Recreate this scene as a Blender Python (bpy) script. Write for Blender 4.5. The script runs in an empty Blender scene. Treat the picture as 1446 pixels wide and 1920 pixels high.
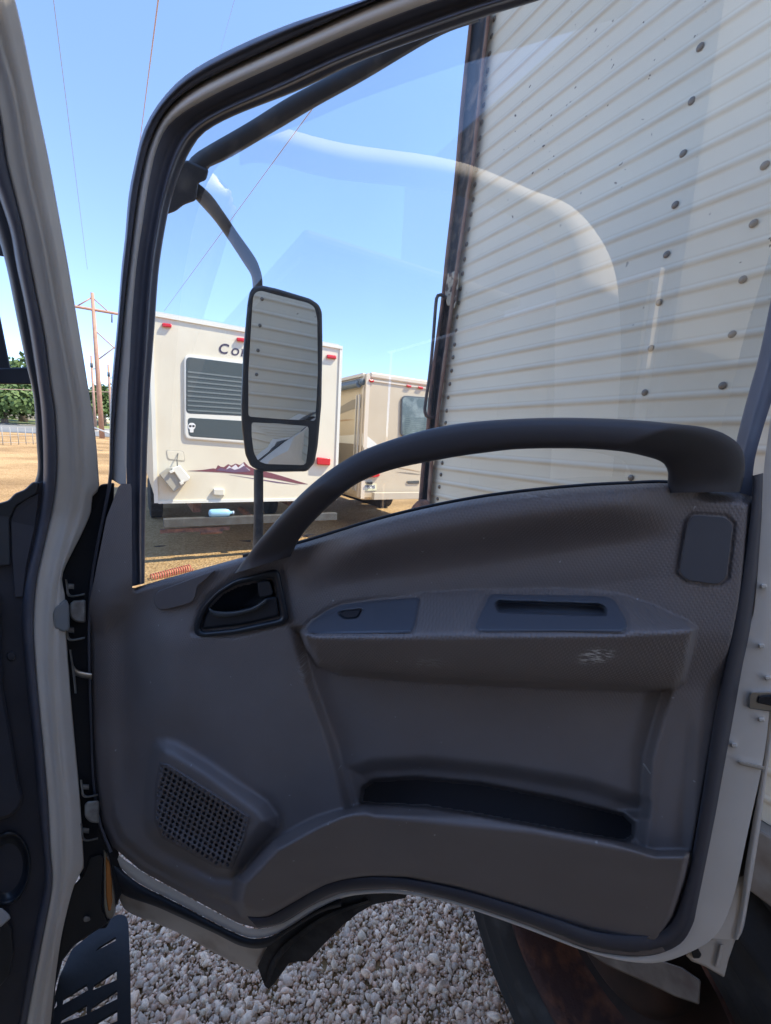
import bpy, bmesh, math, random
import numpy as np
from mathutils import Vector, Matrix
import mathutils.geometry as mgeo
random.seed(7); rng = np.random.default_rng(7)
S = bpy.context.scene
COL = S.collection

# ------------------------------------------------------------------ camera, sky, sun
F = 800.; PIT = math.radians(9.2); ROL = math.radians(3.3)
U_ = np.array([math.sin(ROL)*math.cos(PIT), math.cos(ROL)*math.cos(PIT), math.sin(PIT)])
V_ = np.array([0, 0, -1.]); F_ = V_-U_*(V_@U_); F_ /= np.linalg.norm(F_); X_ = np.cross(F_, U_)
M_ = np.array([X_, F_, U_]); CAM = np.array([0, 0, 1.7])
cd = bpy.data.cameras.new('camera'); cam = bpy.data.objects.new('camera', cd); COL.objects.link(cam)
cd.sensor_fit = 'VERTICAL'; cd.sensor_height = 36; cd.lens = F/1920*36
cd.clip_start = 0.02; cd.clip_end = 3000
cam.matrix_world = Matrix([[*M_[0], CAM[0]], [*M_[1], CAM[1]], [*M_[2], CAM[2]], [0, 0, 0, 1]])
S.camera = cam
A = math.radians(30.8)
D2 = np.array([math.cos(A), math.sin(A), 0]); D1 = np.array([-math.sin(A), math.cos(A), 0]); ZZ = np.array([0, 0, 1.])
sun_dir = .75*D2-.45*D1+1.2*ZZ; sun_dir /= np.linalg.norm(sun_dir)
SUN_EL = math.asin(sun_dir[2]); SUN_AZ = math.atan2(sun_dir[0], sun_dir[1])
W = bpy.data.worlds.new('World'); S.world = W; W.use_nodes = True
nt = W.node_tree; nt.nodes.clear()
sky = nt.nodes.new('ShaderNodeTexSky'); sky.sky_type = 'NISHITA'; sky.sun_disc = False
sky.sun_elevation = SUN_EL; sky.sun_rotation = SUN_AZ; sky.air_density = 1.0; sky.dust_density = 0.15; sky.ozone_density = 2.0; sky.altitude = 2500
bg = nt.nodes.new('ShaderNodeBackground'); bg.inputs['Strength'].default_value = 0.15
wo = nt.nodes.new('ShaderNodeOutputWorld')
hs_ = nt.nodes.new('ShaderNodeHueSaturation'); hs_.inputs['Saturation'].default_value = 1.0; nt.links.new(sky.outputs[0], hs_.inputs['Color']); 
tcw = nt.nodes.new('ShaderNodeTexCoord'); spw = nt.nodes.new('ShaderNodeSeparateXYZ'); nt.links.new(tcw.outputs['Generated'], spw.inputs[0])
crw = nt.nodes.new('ShaderNodeValToRGB'); crw.color_ramp.elements[0].position = .0; crw.color_ramp.elements[0].color = (.70, .67, .76, 1); crw.color_ramp.elements[1].position = .62; crw.color_ramp.elements[1].color = (.97, .97, 1.0, 1); nt.links.new(spw.outputs['Z'], crw.inputs[0])
mxw = nt.nodes.new('ShaderNodeMixRGB'); mxw.blend_type = 'MULTIPLY'; mxw.inputs[0].default_value = 1; nt.links.new(hs_.outputs[0], mxw.inputs[1]); nt.links.new(crw.outputs[0], mxw.inputs[2]); nt.links.new(mxw.outputs[0], bg.inputs[0]); nt.links.new(bg.outputs[0], wo.inputs[0])
sl = bpy.data.lights.new('sun', 'SUN'); sl.energy = 2.5; sl.angle = math.radians(.5); sl.color = (1, .89, .72)
so = bpy.data.objects.new('sun', sl); COL.objects.link(so); so.location = (0, 0, 12)
so.rotation_euler = Vector(sun_dir).to_track_quat('Z', 'Y').to_euler()
S.view_settings.view_transform = 'Standard'; S.view_settings.look = 'None'
S.view_settings.exposure = 1.75; S.view_settings.gamma = 1
S.render.engine = 'CYCLES'

# ------------------------------------------------------------------ helpers
def ray(x, y): return M_ @ np.array([(x-723)/F, -(y-960)/F, -1.])
def on_plane(x, y, P, N):
    d = ray(x, y); return CAM+d*(((P-CAM)@N)/(d@N))
def on_z(x, y, z): d = ray(x, y); return CAM+d*((z-CAM[2])/d[2])
def at_depth(x, y, t): return CAM+ray(x, y)*t
def plane_map(P, N):                       # a mapper: offset h towards the camera
    P = np.array(P, float); N = np.array(N, float)
    return lambda x, y, h=0.: on_plane(x, y, P+N*h, N)
def gz(r):
    r = np.maximum(np.asarray(r, float)-15, 0); return np.where(r < 45, .00038*r*r, .7695+.0342*(r-45)-np.maximum(r-140, 0)*.03)
def on_ground(x, y):
    d = ray(x, y); h = math.hypot(d[0], d[1])
    for t in np.arange(.5, 400, .2):
        P = CAM+d*t
        if P[2] <= gz(t*h): return P
    return CAM+d*200
def srgb(r, g, b):
    f = lambda c: (c/255/12.92) if c/255 <= .04045 else ((c/255+.055)/1.055)**2.4
    return (f(r), f(g), f(b))

MATS = {}
def mat(name, col, rough=.5, metal=0, noise=None, bump=None, spec=.5, coat=0, col2=None, ns=6, thr=(.35, .65), detail=6, coord='Object'):
    """principled material; noise mixes col->col2 ; bump=(scale,strength,dist)"""
    m = bpy.data.materials.new(name); m.use_nodes = True; n = m.node_tree; b = n.nodes['Principled BSDF']
    b.inputs['Base Color'].default_value = (*col, 1); b.inputs['Roughness'].default_value = rough
    b.inputs['Metallic'].default_value = metal; b.inputs['Specular IOR Level'].default_value = spec
    b.inputs['Coat Weight'].default_value = coat; b.inputs['Coat Roughness'].default_value = .08
    tc = n.nodes.new('ShaderNodeTexCoord')
    if col2 is not None:
        t = n.nodes.new('ShaderNodeTexNoise'); t.inputs['Scale'].default_value = ns; t.inputs['Detail'].default_value = detail
        n.links.new(tc.outputs[coord], t.inputs['Vector'])
        cr = n.nodes.new('ShaderNodeValToRGB'); cr.color_ramp.elements[0].position = thr[0]; cr.color_ramp.elements[1].position = thr[1]
        cr.color_ramp.elements[0].color = (*col, 1); cr.color_ramp.elements[1].color = (*col2, 1)
        n.links.new(t.outputs['Fac'], cr.inputs[0]); n.links.new(cr.outputs[0], b.inputs['Base Color'])
    if bump:
        t2 = n.nodes.new('ShaderNodeTexNoise'); t2.inputs['Scale'].default_value = bump[0]; t2.inputs['Detail'].default_value = 5
        n.links.new(tc.outputs[coord], t2.inputs['Vector'])
        bp = n.nodes.new('ShaderNodeBump'); bp.inputs['Strength'].default_value = bump[1]; bp.inputs['Distance'].default_value = bump[2]
        n.links.new(t2.outputs['Fac'], bp.inputs['Height']); n.links.new(bp.outputs[0], b.inputs['Normal'])
    return m

def tag(o, label=None, cat=None, group=None, kind=None):
    if label: o['label'] = label
    if cat: o['category'] = cat
    if group: o['group'] = group
    if kind: o['kind'] = kind
    return o
def thing(name, loc, label, cat, group=None):
    o = bpy.data.objects.new(name, None); COL.objects.link(o); o.location = loc; o.empty_display_size = .1
    return tag(o, label, cat, group)
def root_loc(p):
    l = Vector((0, 0, 0))
    while p: l += p.location; p = p.parent
    return np.array(l)
def build(name, V, Fc, m, parent=None, smooth=True, loc=None, uv=None, fattr=None, auto=None):
    V = np.array(V, float).reshape(-1, 3)
    off = root_loc(parent) if parent else (np.array(loc, float) if loc is not None else np.zeros(3))
    me = bpy.data.meshes.new(name); me.from_pydata([tuple(v) for v in (V-off)], [], [tuple(int(i) for i in f) for f in Fc])
    me.validate(); me.update()
    for p in me.polygons: p.use_smooth = smooth
    if isinstance(m, (list, tuple)):
        for q in m: me.materials.append(q)
    elif m: me.materials.append(m)
    o = bpy.data.objects.new(name, me); COL.objects.link(o)
    if parent: o.parent = parent
    else: o.location = off
    if uv is not None:
        l = me.uv_layers.new(name='UV')
        for lp in me.loops: l.data[lp.index].uv = uv[lp.vertex_index]
    if smooth and auto:
        me.set_sharp_from_angle(angle=math.radians(auto))
    return o

class MB:                                   # mesh collector
    def __init__(s): s.v = []; s.f = []; s.fm = []
    def add(s, V, Fc, mi=0):
        k = len(s.v); s.v += [tuple(v) for v in V]; s.f += [tuple(i+k for i in f) for f in Fc]; s.fm += [mi]*len(Fc); return s
    def box(s, c, ax, ay, az, mi=0, bev=0.):
        """centre, three half-extent vectors"""
        c, ax, ay, az = map(lambda q: np.array(q, float), (c, ax, ay, az))
        if bev <= 0:
            V = [c+i*ax+j*ay+k*az for i in (-1, 1) for j in (-1, 1) for k in (-1, 1)]
            return s.add(V, [(0, 1, 3, 2), (4, 6, 7, 5), (0, 4, 5, 1), (2, 3, 7, 6), (0, 2, 6, 4), (1, 5, 7, 3)], mi)
        bm = bmesh.new(); bmesh.ops.create_cube(bm, size=2)
        L = [np.linalg.norm(a) for a in (ax, ay, az)]
        for v in bm.verts: v.co = Vector((v.co.x*L[0], v.co.y*L[1], v.co.z*L[2]))
        bmesh.ops.bevel(bm, geom=list(bm.edges), offset=min(bev, min(L)*.9), segments=2, affect='EDGES', profile=.5)
        bm.verts.index_update()
        a, b_, c_ = ax/L[0], ay/L[1], az/L[2]
        V = [c+a*v.co.x+b_*v.co.y+c_*v.co.z for v in bm.verts]; Fc = [tuple(v.index for v in f.verts) for f in bm.faces]; bm.free()
        return s.add(V, Fc, mi)
    def tube(s, pts, r, n=12, mi=0, cap=True):
        pts = [np.array(p, float) for p in pts]; N = len(pts); r = r if hasattr(r, '__len__') else [r]*N
        V = []; Fc = []; up = None
        for i, p in enumerate(pts):
            t = pts[min(i+1, N-1)]-pts[max(i-1, 0)]; t /= np.linalg.norm(t)+1e-12
            if up is None: up = np.cross(t, ZZ if abs(t[2]) < .9 else np.array([1., 0, 0])); up /= np.linalg.norm(up)
            up = up-t*(up@t); up /= np.linalg.norm(up); w = np.cross(t, up)
            for k in range(n):
                a = 2*math.pi*k/n; V.append(p+(up*math.cos(a)+w*math.sin(a))*r[i])
        for i in range(N-1):
            for k in range(n): Fc.append((i*n+k, i*n+(k+1) % n, (i+1)*n+(k+1) % n, (i+1)*n+k))
        if cap: Fc.append(tuple(range(n))[::-1]); Fc.append(tuple(range((N-1)*n, N*n)))
        return s.add(V, Fc, mi)
    def build(s, name, m, parent=None, smooth=False, loc=None, auto=None):
        o = build(name, s.v, s.f, m, parent, smooth, loc, auto=auto)
        if any(s.fm):
            for p, i in zip(o.data.polygons, s.fm): p.material_index = i
        return o

def resample(pts, n, smooth=True):
    P = np.array(pts, float)
    if smooth and len(P) > 2:
        Q = []; E = np.vstack([2*P[0]-P[1], P, 2*P[-1]-P[-2]])
        for i in range(1, len(E)-2):
            for t in np.linspace(0, 1, 12, endpoint=False):
                a, b, c, d = E[i-1], E[i], E[i+1], E[i+2]
                Q.append(.5*((2*b)+(c-a)*t+(2*a-5*b+4*c-d)*t*t+(3*b-a-3*c+d)*t**3))
        Q.append(P[-1]); P = np.array(Q)
    s = np.r_[0, np.cumsum(np.linalg.norm(np.diff(P, axis=0), axis=1))]
    u = np.linspace(0, s[-1], n)
    return np.stack([np.interp(u, s, P[:, k]) for k in range(P.shape[1])], 1)
def closed(pts, n=None, r=0.):               # round the corners of a closed polygon
    P = [np.array(p, float) for p in pts]; N = len(P); out = []
    for i in range(N):
        a, b, c = P[i-1], P[i], P[(i+1) % N]
        la, lc = np.linalg.norm(a-b), np.linalg.norm(c-b); q = min(r, la*.45, lc*.45)
        if q < .5: out.append(b); continue
        s, e = b+(a-b)/la*q, b+(c-b)/lc*q
        for t in np.linspace(0, 1, 6): out.append((1-t)**2*s+2*t*(1-t)*b+t*t*e)
    return np.array(out)
def loft(name, mp, curves, hs, m, parent=None, n=90, smooth=True, sm=True, auto=None):
    cs = [resample(c, n, sm) for c in curves]
    V = []; Fc = []
    for c, h in zip(cs, hs):
        for i, (x, y) in enumerate(c): V.append(mp(x, y, h[0]+(h[1]-h[0])*i/(n-1) if isinstance(h, tuple) else h))
    for j in range(len(cs)-1):
        for i in range(n-1): Fc.append((j*n+i, j*n+i+1, (j+1)*n+i+1, (j+1)*n+i))
    return build(name, V, Fc, m, parent, smooth, auto=auto)
def lerpc(a, b, t, n=90):
    return (1-t)*resample(a, n)+t*resample(b, n)
def plate(name, mp, poly, h0, h1, m, parent=None, bev=.003, r=4, px=2.5, smooth=True):
    """a solid slab with the photographed outline, from offset h0 (back) to h1 (front), with a bevelled rim"""
    P = closed(poly, r=r); n = len(P); c = P.mean(0)
    d1 = np.roll(P, -1, 0)-np.roll(P, 1, 0); nn = np.stack([-d1[:, 1], d1[:, 0]], 1); nn /= np.linalg.norm(nn, axis=1)[:, None]+1e-9
    area = .5*np.sum(P[:, 0]*np.roll(P[:, 1], -1)-np.roll(P[:, 0], -1)*P[:, 1])
    if area < 0: nn = -nn
    V = []; rings = [(P, h0), (P, h1-bev), (P+nn*px*.35, h1-bev*.3), (P+nn*px, h1)]
    for Q, h in rings:
        for x, y in Q: V.append(mp(x, y, h))
    Fc = []
    for j in range(3):
        for i in range(n): Fc.append((j*n+i, j*n+(i+1) % n, (j+1)*n+(i+1) % n, (j+1)*n+i))
    tess = mgeo.tessellate_polygon([[Vector((p[0], p[1], 0)) for p in rings[3][0]]]); tess0 = mgeo.tessellate_polygon([[Vector((p[0], p[1], 0)) for p in P]])
    Fc += [tuple(3*n+i for i in t) for t in tess]+[tuple(t) for t in tess0]
    o = build(name, V, Fc, m, parent, smooth, auto=50)
    bm = bmesh.new(); bm.from_mesh(o.data); bmesh.ops.recalc_face_normals(bm, faces=bm.faces); bm.to_mesh(o.data); bm.free()
    o.data.set_sharp_from_angle(angle=math.radians(50))
    for p in o.data.polygons:
        if all(v >= 3*n for v in p.vertices) or all(v < n for v in p.vertices): p.use_smooth = False
    return o
def ribbon(name, mp, ca, cb, hc, th, m, parent=None, n=60, k=14, sq=2.6):
    """closed bar between two photographed edges, of true thickness th"""
    a = resample(ca, n); b = resample(cb, n); V = []; Fc = []
    for i in range(n):
        t = i/(n-1); h = hc(t) if callable(hc) else hc; w = th(t) if callable(th) else th
        for j in range(k):
            q = 2*math.pi*j/k; cx = math.copysign(abs(math.cos(q))**(2/sq), math.cos(q)); cy = math.copysign(abs(math.sin(q))**(2/sq), math.sin(q))
            p = (a[i]+b[i])/2+(a[i]-b[i])/2*cx; V.append(mp(p[0], p[1], h+w*cy))
    for i in range(n-1):
        for j in range(k): Fc.append((i*k+j, i*k+(j+1) % k, (i+1)*k+(j+1) % k, (i+1)*k+j))
    Fc.append(tuple(range(k))); Fc.append(tuple(range((n-1)*k, n*k))[::-1])
    o = build(name, V, Fc, m, parent, True)
    bm = bmesh.new(); bm.from_mesh(o.data); bmesh.ops.recalc_face_normals(bm, faces=bm.faces); bm.to_mesh(o.data); bm.free()
    o.data.set_sharp_from_angle(angle=math.radians(60))
    return o
def sdf(X, Y, poly):                        # signed distance, negative inside
    P = np.array(poly, float); d = np.full(X.shape, 1e9); ins = np.zeros(X.shape, bool)
    for i in range(len(P)):
        a = P[i]; b = P[(i+1) % len(P)]; e = b-a
        t = np.clip(((X-a[0])*e[0]+(Y-a[1])*e[1])/(e@e+1e-9), 0, 1)
        d = np.minimum(d, np.hypot(X-a[0]-t*e[0], Y-a[1]-t*e[1]))
        c = ((a[1] > Y) != (b[1] > Y)) & (X < (b[0]-a[0])*(Y-a[1])/(b[1]-a[1]+1e-12)+a[0]); ins ^= c
    return np.where(ins, -d, d)
def ss(x, a, b): t = np.clip((x-a)/(b-a), 0, 1); return t*t*(3-2*t)

# ------------------------------------------------------------------ materials
m_white = mat('cab_paint', (.88, .80, .70), .3, coat=.4, col2=(.82, .74, .64), ns=9, bump=(40, .02, .002))
m_whited = mat('dirty_cab_paint', (.68, .60, .50), .42, coat=.2, col2=(.42, .33, .24), ns=14, thr=(.5, .8), bump=(60, .05, .002))
m_rub = mat('seal_rubber', (.125, .125, .15), .45, col2=(.145, .145, .17), ns=30)
m_rubd = mat('black_rubber', (.020, .021, .025), .5)
m_black = mat('black_plastic', (.032, .034, .040), .38, col2=(.042, .044, .052), ns=20)
m_navy = mat('bezel_plastic', (.026, .03, .038), .3)
m_blue = mat('slate_plastic', (.12, .13, .155), .42)
m_grab = mat('grab_plastic', (.062, .056, .06), .5, bump=(700, .1, .001))
m_dark = mat('dash_plastic', (.05, .05, .062), .6, col2=(.06, .06, .072), ns=15)
m_steel = mat('hinge_steel', (.45, .45, .43), .45, metal=.3, col2=(.22, .2, .18), ns=40)
m_zinc = mat('zinc', (.5, .5, .5), .3, metal=.9)
m_amber = mat('amber_lens', (.55, .2, .05), .25)
m_mirror = mat('mirror_silver', (.9, .92, .93), .01, metal=1)
m_rust = mat('rusty_steel', (.26, .13, .09), .8, col2=(.07, .045, .04), ns=18, bump=(60, .5, .004))
m_rust2 = mat('rust_brown_rim', (.055, .025, .02), .9, col2=(.24, .09, .04), ns=11, thr=(.5, .72), bump=(50, .9, .006))
m_tyre = mat('tyre_rubber', (.016, .0145, .013), .8, col2=(.06, .056, .052), ns=13, thr=(.5, .8), bump=(50, .3, .003))
m_hub = mat('hub_shaded', (.02, .014, .012), .8, col2=(.05, .025, .018), ns=10)  # near-black colour carries the deep shade inside the wheel dish
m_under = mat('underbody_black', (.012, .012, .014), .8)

# panel plastic with diamond grain and scuffs
def panel_mat():
    m = bpy.data.materials.new('door_trim_plastic'); m.use_nodes = True; n = m.node_tree; L = n.links; b = n.nodes['Principled BSDF']
    b.inputs['Roughness'].default_value = .45; b.inputs['Specular IOR Level'].default_value = .5
    uv = n.nodes.new('ShaderNodeUVMap'); uv.uv_map = 'UV'
    hs = []
    for a in (35, -35):
        mp = n.nodes.new('ShaderNodeMapping'); mp.inputs['Rotation'].default_value = (0, 0, math.radians(a)); L.new(uv.outputs[0], mp.inputs[0])
        wv = n.nodes.new('ShaderNodeTexWave'); wv.inputs['Scale'].default_value = 80; wv.inputs['Distortion'].default_value = 0; L.new(mp.outputs[0], wv.inputs[0]); hs.append(wv)
    mu = n.nodes.new('ShaderNodeMath'); mu.operation = 'MULTIPLY'; L.new(hs[0].outputs['Fac'], mu.inputs[0]); L.new(hs[1].outputs['Fac'], mu.inputs[1])
    nz = n.nodes.new('ShaderNodeTexNoise'); nz.inputs['Scale'].default_value = 900; L.new(uv.outputs[0], nz.inputs[0])
    ad = n.nodes.new('ShaderNodeMath'); ad.operation = 'MULTIPLY_ADD'; ad.inputs[1].default_value = .5; L.new(nz.outputs['Fac'], ad.inputs[0])
    at = n.nodes.new('ShaderNodeAttribute'); at.attribute_name = 'grain'
    m3 = n.nodes.new('ShaderNodeMath'); m3.operation = 'MULTIPLY'; L.new(mu.outputs[0], m3.inputs[0]); L.new(at.outputs['Fac'], m3.inputs[1]); L.new(m3.outputs[0], ad.inputs[2])
    bp = n.nodes.new('ShaderNodeBump'); bp.inputs['Strength'].default_value = .5; bp.inputs['Distance'].default_value = .001
    L.new(ad.outputs[0], bp.inputs['Height']); L.new(bp.outputs[0], b.inputs['Normal'])
    # base colour: faint blotches, dust and scuffs
    n1 = n.nodes.new('ShaderNodeTexNoise'); n1.inputs['Scale'].default_value = 7; n1.inputs['Detail'].default_value = 8; L.new(uv.outputs[0], n1.inputs[0])
    c1 = n.nodes.new('ShaderNodeValToRGB'); c1.color_ramp.elements[0].position = .3; c1.color_ramp.elements[1].position = .75
    c1.color_ramp.elements[0].color = (.222, .188, .176, 1); c1.color_ramp.elements[1].color = (.272, .232, .218, 1); L.new(n1.outputs['Fac'], c1.inputs[0])
    sc = n.nodes.new('ShaderNodeAttribute'); sc.attribute_name = 'scuff'
    n2 = n.nodes.new('ShaderNodeTexNoise'); n2.inputs['Scale'].default_value = 260; n2.inputs['Detail'].default_value = 3
    mp2 = n.nodes.new('ShaderNodeMapping'); mp2.inputs['Rotation'].default_value = (0, 0, .5); mp2.inputs['Scale'].default_value = (.35, 1.6, 1); L.new(uv.outputs[0], mp2.inputs[0]); L.new(mp2.outputs[0], n2.inputs[0])
    c2 = n.nodes.new('ShaderNodeValToRGB'); c2.color_ramp.elements[0].position = .5; c2.color_ramp.elements[1].position = .56; L.new(n2.outputs['Fac'], c2.inputs[0])
    m4 = n.nodes.new('ShaderNodeMath'); m4.operation = 'MULTIPLY'; L.new(c2.outputs[0], m4.inputs[0]); L.new(sc.outputs['Fac'], m4.inputs[1])
    n5 = n.nodes.new('ShaderNodeTexNoise'); n5.inputs['Scale'].default_value = 120; n5.inputs['Detail'].default_value = 1; L.new(uv.outputs[0], n5.inputs[0])
    c5 = n.nodes.new('ShaderNodeValToRGB'); c5.color_ramp.elements[0].position = .77; c5.color_ramp.elements[1].position = .8; c5.color_ramp.elements[1].color = (.5, .5, .5, 1); L.new(n5.outputs['Fac'], c5.inputs[0])
    m6 = n.nodes.new('ShaderNodeMath'); m6.operation = 'MAXIMUM'; L.new(m4.outputs[0], m6.inputs[0]); L.new(c5.outputs[0], m6.inputs[1])
    mx = n.nodes.new('ShaderNodeMixRGB'); mx.inputs[2].default_value = (.75, .73, .70, 1); L.new(m6.outputs[0], mx.inputs[0]); L.new(c1.outputs[0], mx.inputs[1]); L.new(mx.outputs[0], b.inputs['Base Color'])
    return m
m_panel = panel_mat()

def glass_mat(name, tint=(.93, .97, .95), dirt=.035, gl=1.0):
    m = bpy.data.materials.new(name); m.use_nodes = True; n = m.node_tree; L = n.links; n.nodes.clear()
    out = n.nodes.new('ShaderNodeOutputMaterial'); tr = n.nodes.new('ShaderNodeBsdfTransparent'); tr.inputs[0].default_value = (*tint, 1)
    g = n.nodes.new('ShaderNodeBsdfGlossy'); g.inputs['Roughness'].default_value = .0; g.inputs[0].default_value = (gl, gl, gl, 1)
    fr = n.nodes.new('ShaderNodeFresnel'); fr.inputs['IOR'].default_value = 1.62
    fa = n.nodes.new('ShaderNodeMath'); fa.operation = 'ADD'; fa.inputs[1].default_value = .075; L.new(fr.outputs[0], fa.inputs[0])
    mx = n.nodes.new('ShaderNodeMixShader'); L.new(fa.outputs[0], mx.inputs[0]); L.new(tr.outputs[0], mx.inputs[1]); L.new(g.outputs[0], mx.inputs[2])
    df = n.nodes.new('ShaderNodeBsdfDiffuse'); df.inputs[0].default_value = (.8, .8, .78, 1)
    tc = n.nodes.new('ShaderNodeTexCoord'); nz = n.nodes.new('ShaderNodeTexNoise'); nz.inputs['Scale'].default_value = 9; nz.inputs['Detail'].default_value = 8; L.new(tc.outputs['Object'], nz.inputs[0])
    ma = n.nodes.new('ShaderNodeMapRange'); ma.inputs[1].default_value = .35; ma.inputs[2].default_value = .8; ma.inputs[3].default_value = dirt*.5; ma.inputs[4].default_value = dirt*2; L.new(nz.outputs['Fac'], ma.inputs[0])
    m2 = n.nodes.new('ShaderNodeMixShader'); L.new(ma.outputs[0], m2.inputs[0]); L.new(mx.outputs[0], m2.inputs[1]); L.new(df.outputs[0], m2.inputs[2])
    L.new(m2.outputs[0], out.inputs[0]); return m
m_glass = glass_mat('side_glass')
m_dglass = mat('camper_glass', (.075, .095, .10), .08, spec=.8)

# ------------------------------------------------------------------ ground and sky surroundings
def ground_mat():
    m = bpy.data.materials.new('gravel_ground'); m.use_nodes = True; n = m.node_tree; L = n.links; b = n.nodes['Principled BSDF']; b.inputs['Roughness'].default_value = .95
    b.inputs['Specular IOR Level'].default_value = .15
    tc = n.nodes.new('ShaderNodeTexCoord')
    vo = n.nodes.new('ShaderNodeTexVoronoi'); vo.inputs['Scale'].default_value = 38; L.new(tc.outputs['Object'], vo.inputs[0])
    cr = n.nodes.new('ShaderNodeValToRGB'); e = cr.color_ramp.elements
    e[0].position = 0; e[0].color = (.36, .225, .10, 1); e[1].position = 1; e[1].color = (.64, .44, .23, 1)
    q = e.new(.5); q.color = (.50, .33, .155, 1)
    sep = n.nodes.new('ShaderNodeSeparateColor'); L.new(vo.outputs['Color'], sep.inputs[0]); L.new(sep.outputs[0], cr.inputs[0])
    n2 = n.nodes.new('ShaderNodeTexNoise'); n2.inputs['Scale'].default_value = .35; n2.inputs['Detail'].default_value = 9; L.new(tc.outputs['Object'], n2.inputs[0])
    c2 = n.nodes.new('ShaderNodeValToRGB'); c2.color_ramp.elements[0].position = .35; c2.color_ramp.elements[0].color = (.55, .53, .5, 1); c2.color_ramp.elements[1].position = .65; c2.color_ramp.elements[1].color = (1, 1, 1, 1); L.new(n2.outputs['Fac'], c2.inputs[0])
    mx = n.nodes.new('ShaderNodeMixRGB'); mx.blend_type = 'MULTIPLY'; mx.inputs[0].default_value = 1; L.new(cr.outputs[0], mx.inputs[1]); L.new(c2.outputs[0], mx.inputs[2])
    # far lot is packed tan dirt
    L.new(mx.outputs[0], b.inputs['Base Color'])
    bp = n.nodes.new('ShaderNodeBump'); bp.inputs['Distance'].default_value = .02; bp.inputs['Strength'].default_value = .8; L.new(vo.outputs['Distance'], bp.inputs['Height']); L.new(bp.outputs[0], b.inputs['Normal'])
    return m
m_ground = ground_mat()
rad = np.r_[0, np.geomspace(1, 1500, 70)]; na = 96
gv = []; gf = []
for r in rad:
    for k in range(na): a = 2*math.pi*k/na; gv.append((r*math.cos(a), r*math.sin(a), float(gz(r))))
for i in range(len(rad)-1):
    for k in range(na): gf.append((i*na+k, (i+1)*na+k, (i+1)*na+(k+1) % na, i*na+(k+1) % na))
tag(build('ground', gv, gf, m_ground), 'tan gravel lot spreading out to the horizon', 'ground', kind='structure')

def far_strip(name, px0, px1, m, dz, label, cat, kind='structure', ext=60):
    """ground strip between two image rows on the far slope, running across the view"""
    V = []; n = 30
    P0 = on_ground(*px0); P1 = on_ground(*px1); r0, r1 = math.hypot(P0[0], P0[1]), math.hypot(P1[0], P1[1])
    a0 = math.radians(100); a1 = math.radians(175)
    for i in range(n+1):
        a = a0+(a1-a0)*i/n
        for j in range(9):
            r = r0+(r1-r0)*j/8; V.append((r*math.cos(a), r*math.sin(a), float(gz(r))+dz))
    Fc = [(i*9+j, i*9+j+1, (i+1)*9+j+1, (i+1)*9+j) for i in range(n) for j in range(8)]
    return tag(build(name, V, Fc, m), label, cat, kind=kind)
m_grass = mat('far_grass', (.16, .20, .06), .9, col2=(.25, .27, .10), ns=.6, bump=(3, .4, .1))
m_road = mat('far_asphalt', (.17, .18, .17), .9, col2=(.21, .21, .2), ns=.8)
m_conc = mat('concrete_kerb', (.5, .47, .4), .9)
far_strip('grass_verge', (40, 797), (40, 770), m_grass, .02, 'green grass verge on the far side of the road', 'grass')
far_strip('road', (40, 812), (40, 797.5), m_road, .03, 'grey asphalt road past the edge of the lot', 'road')

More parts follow.
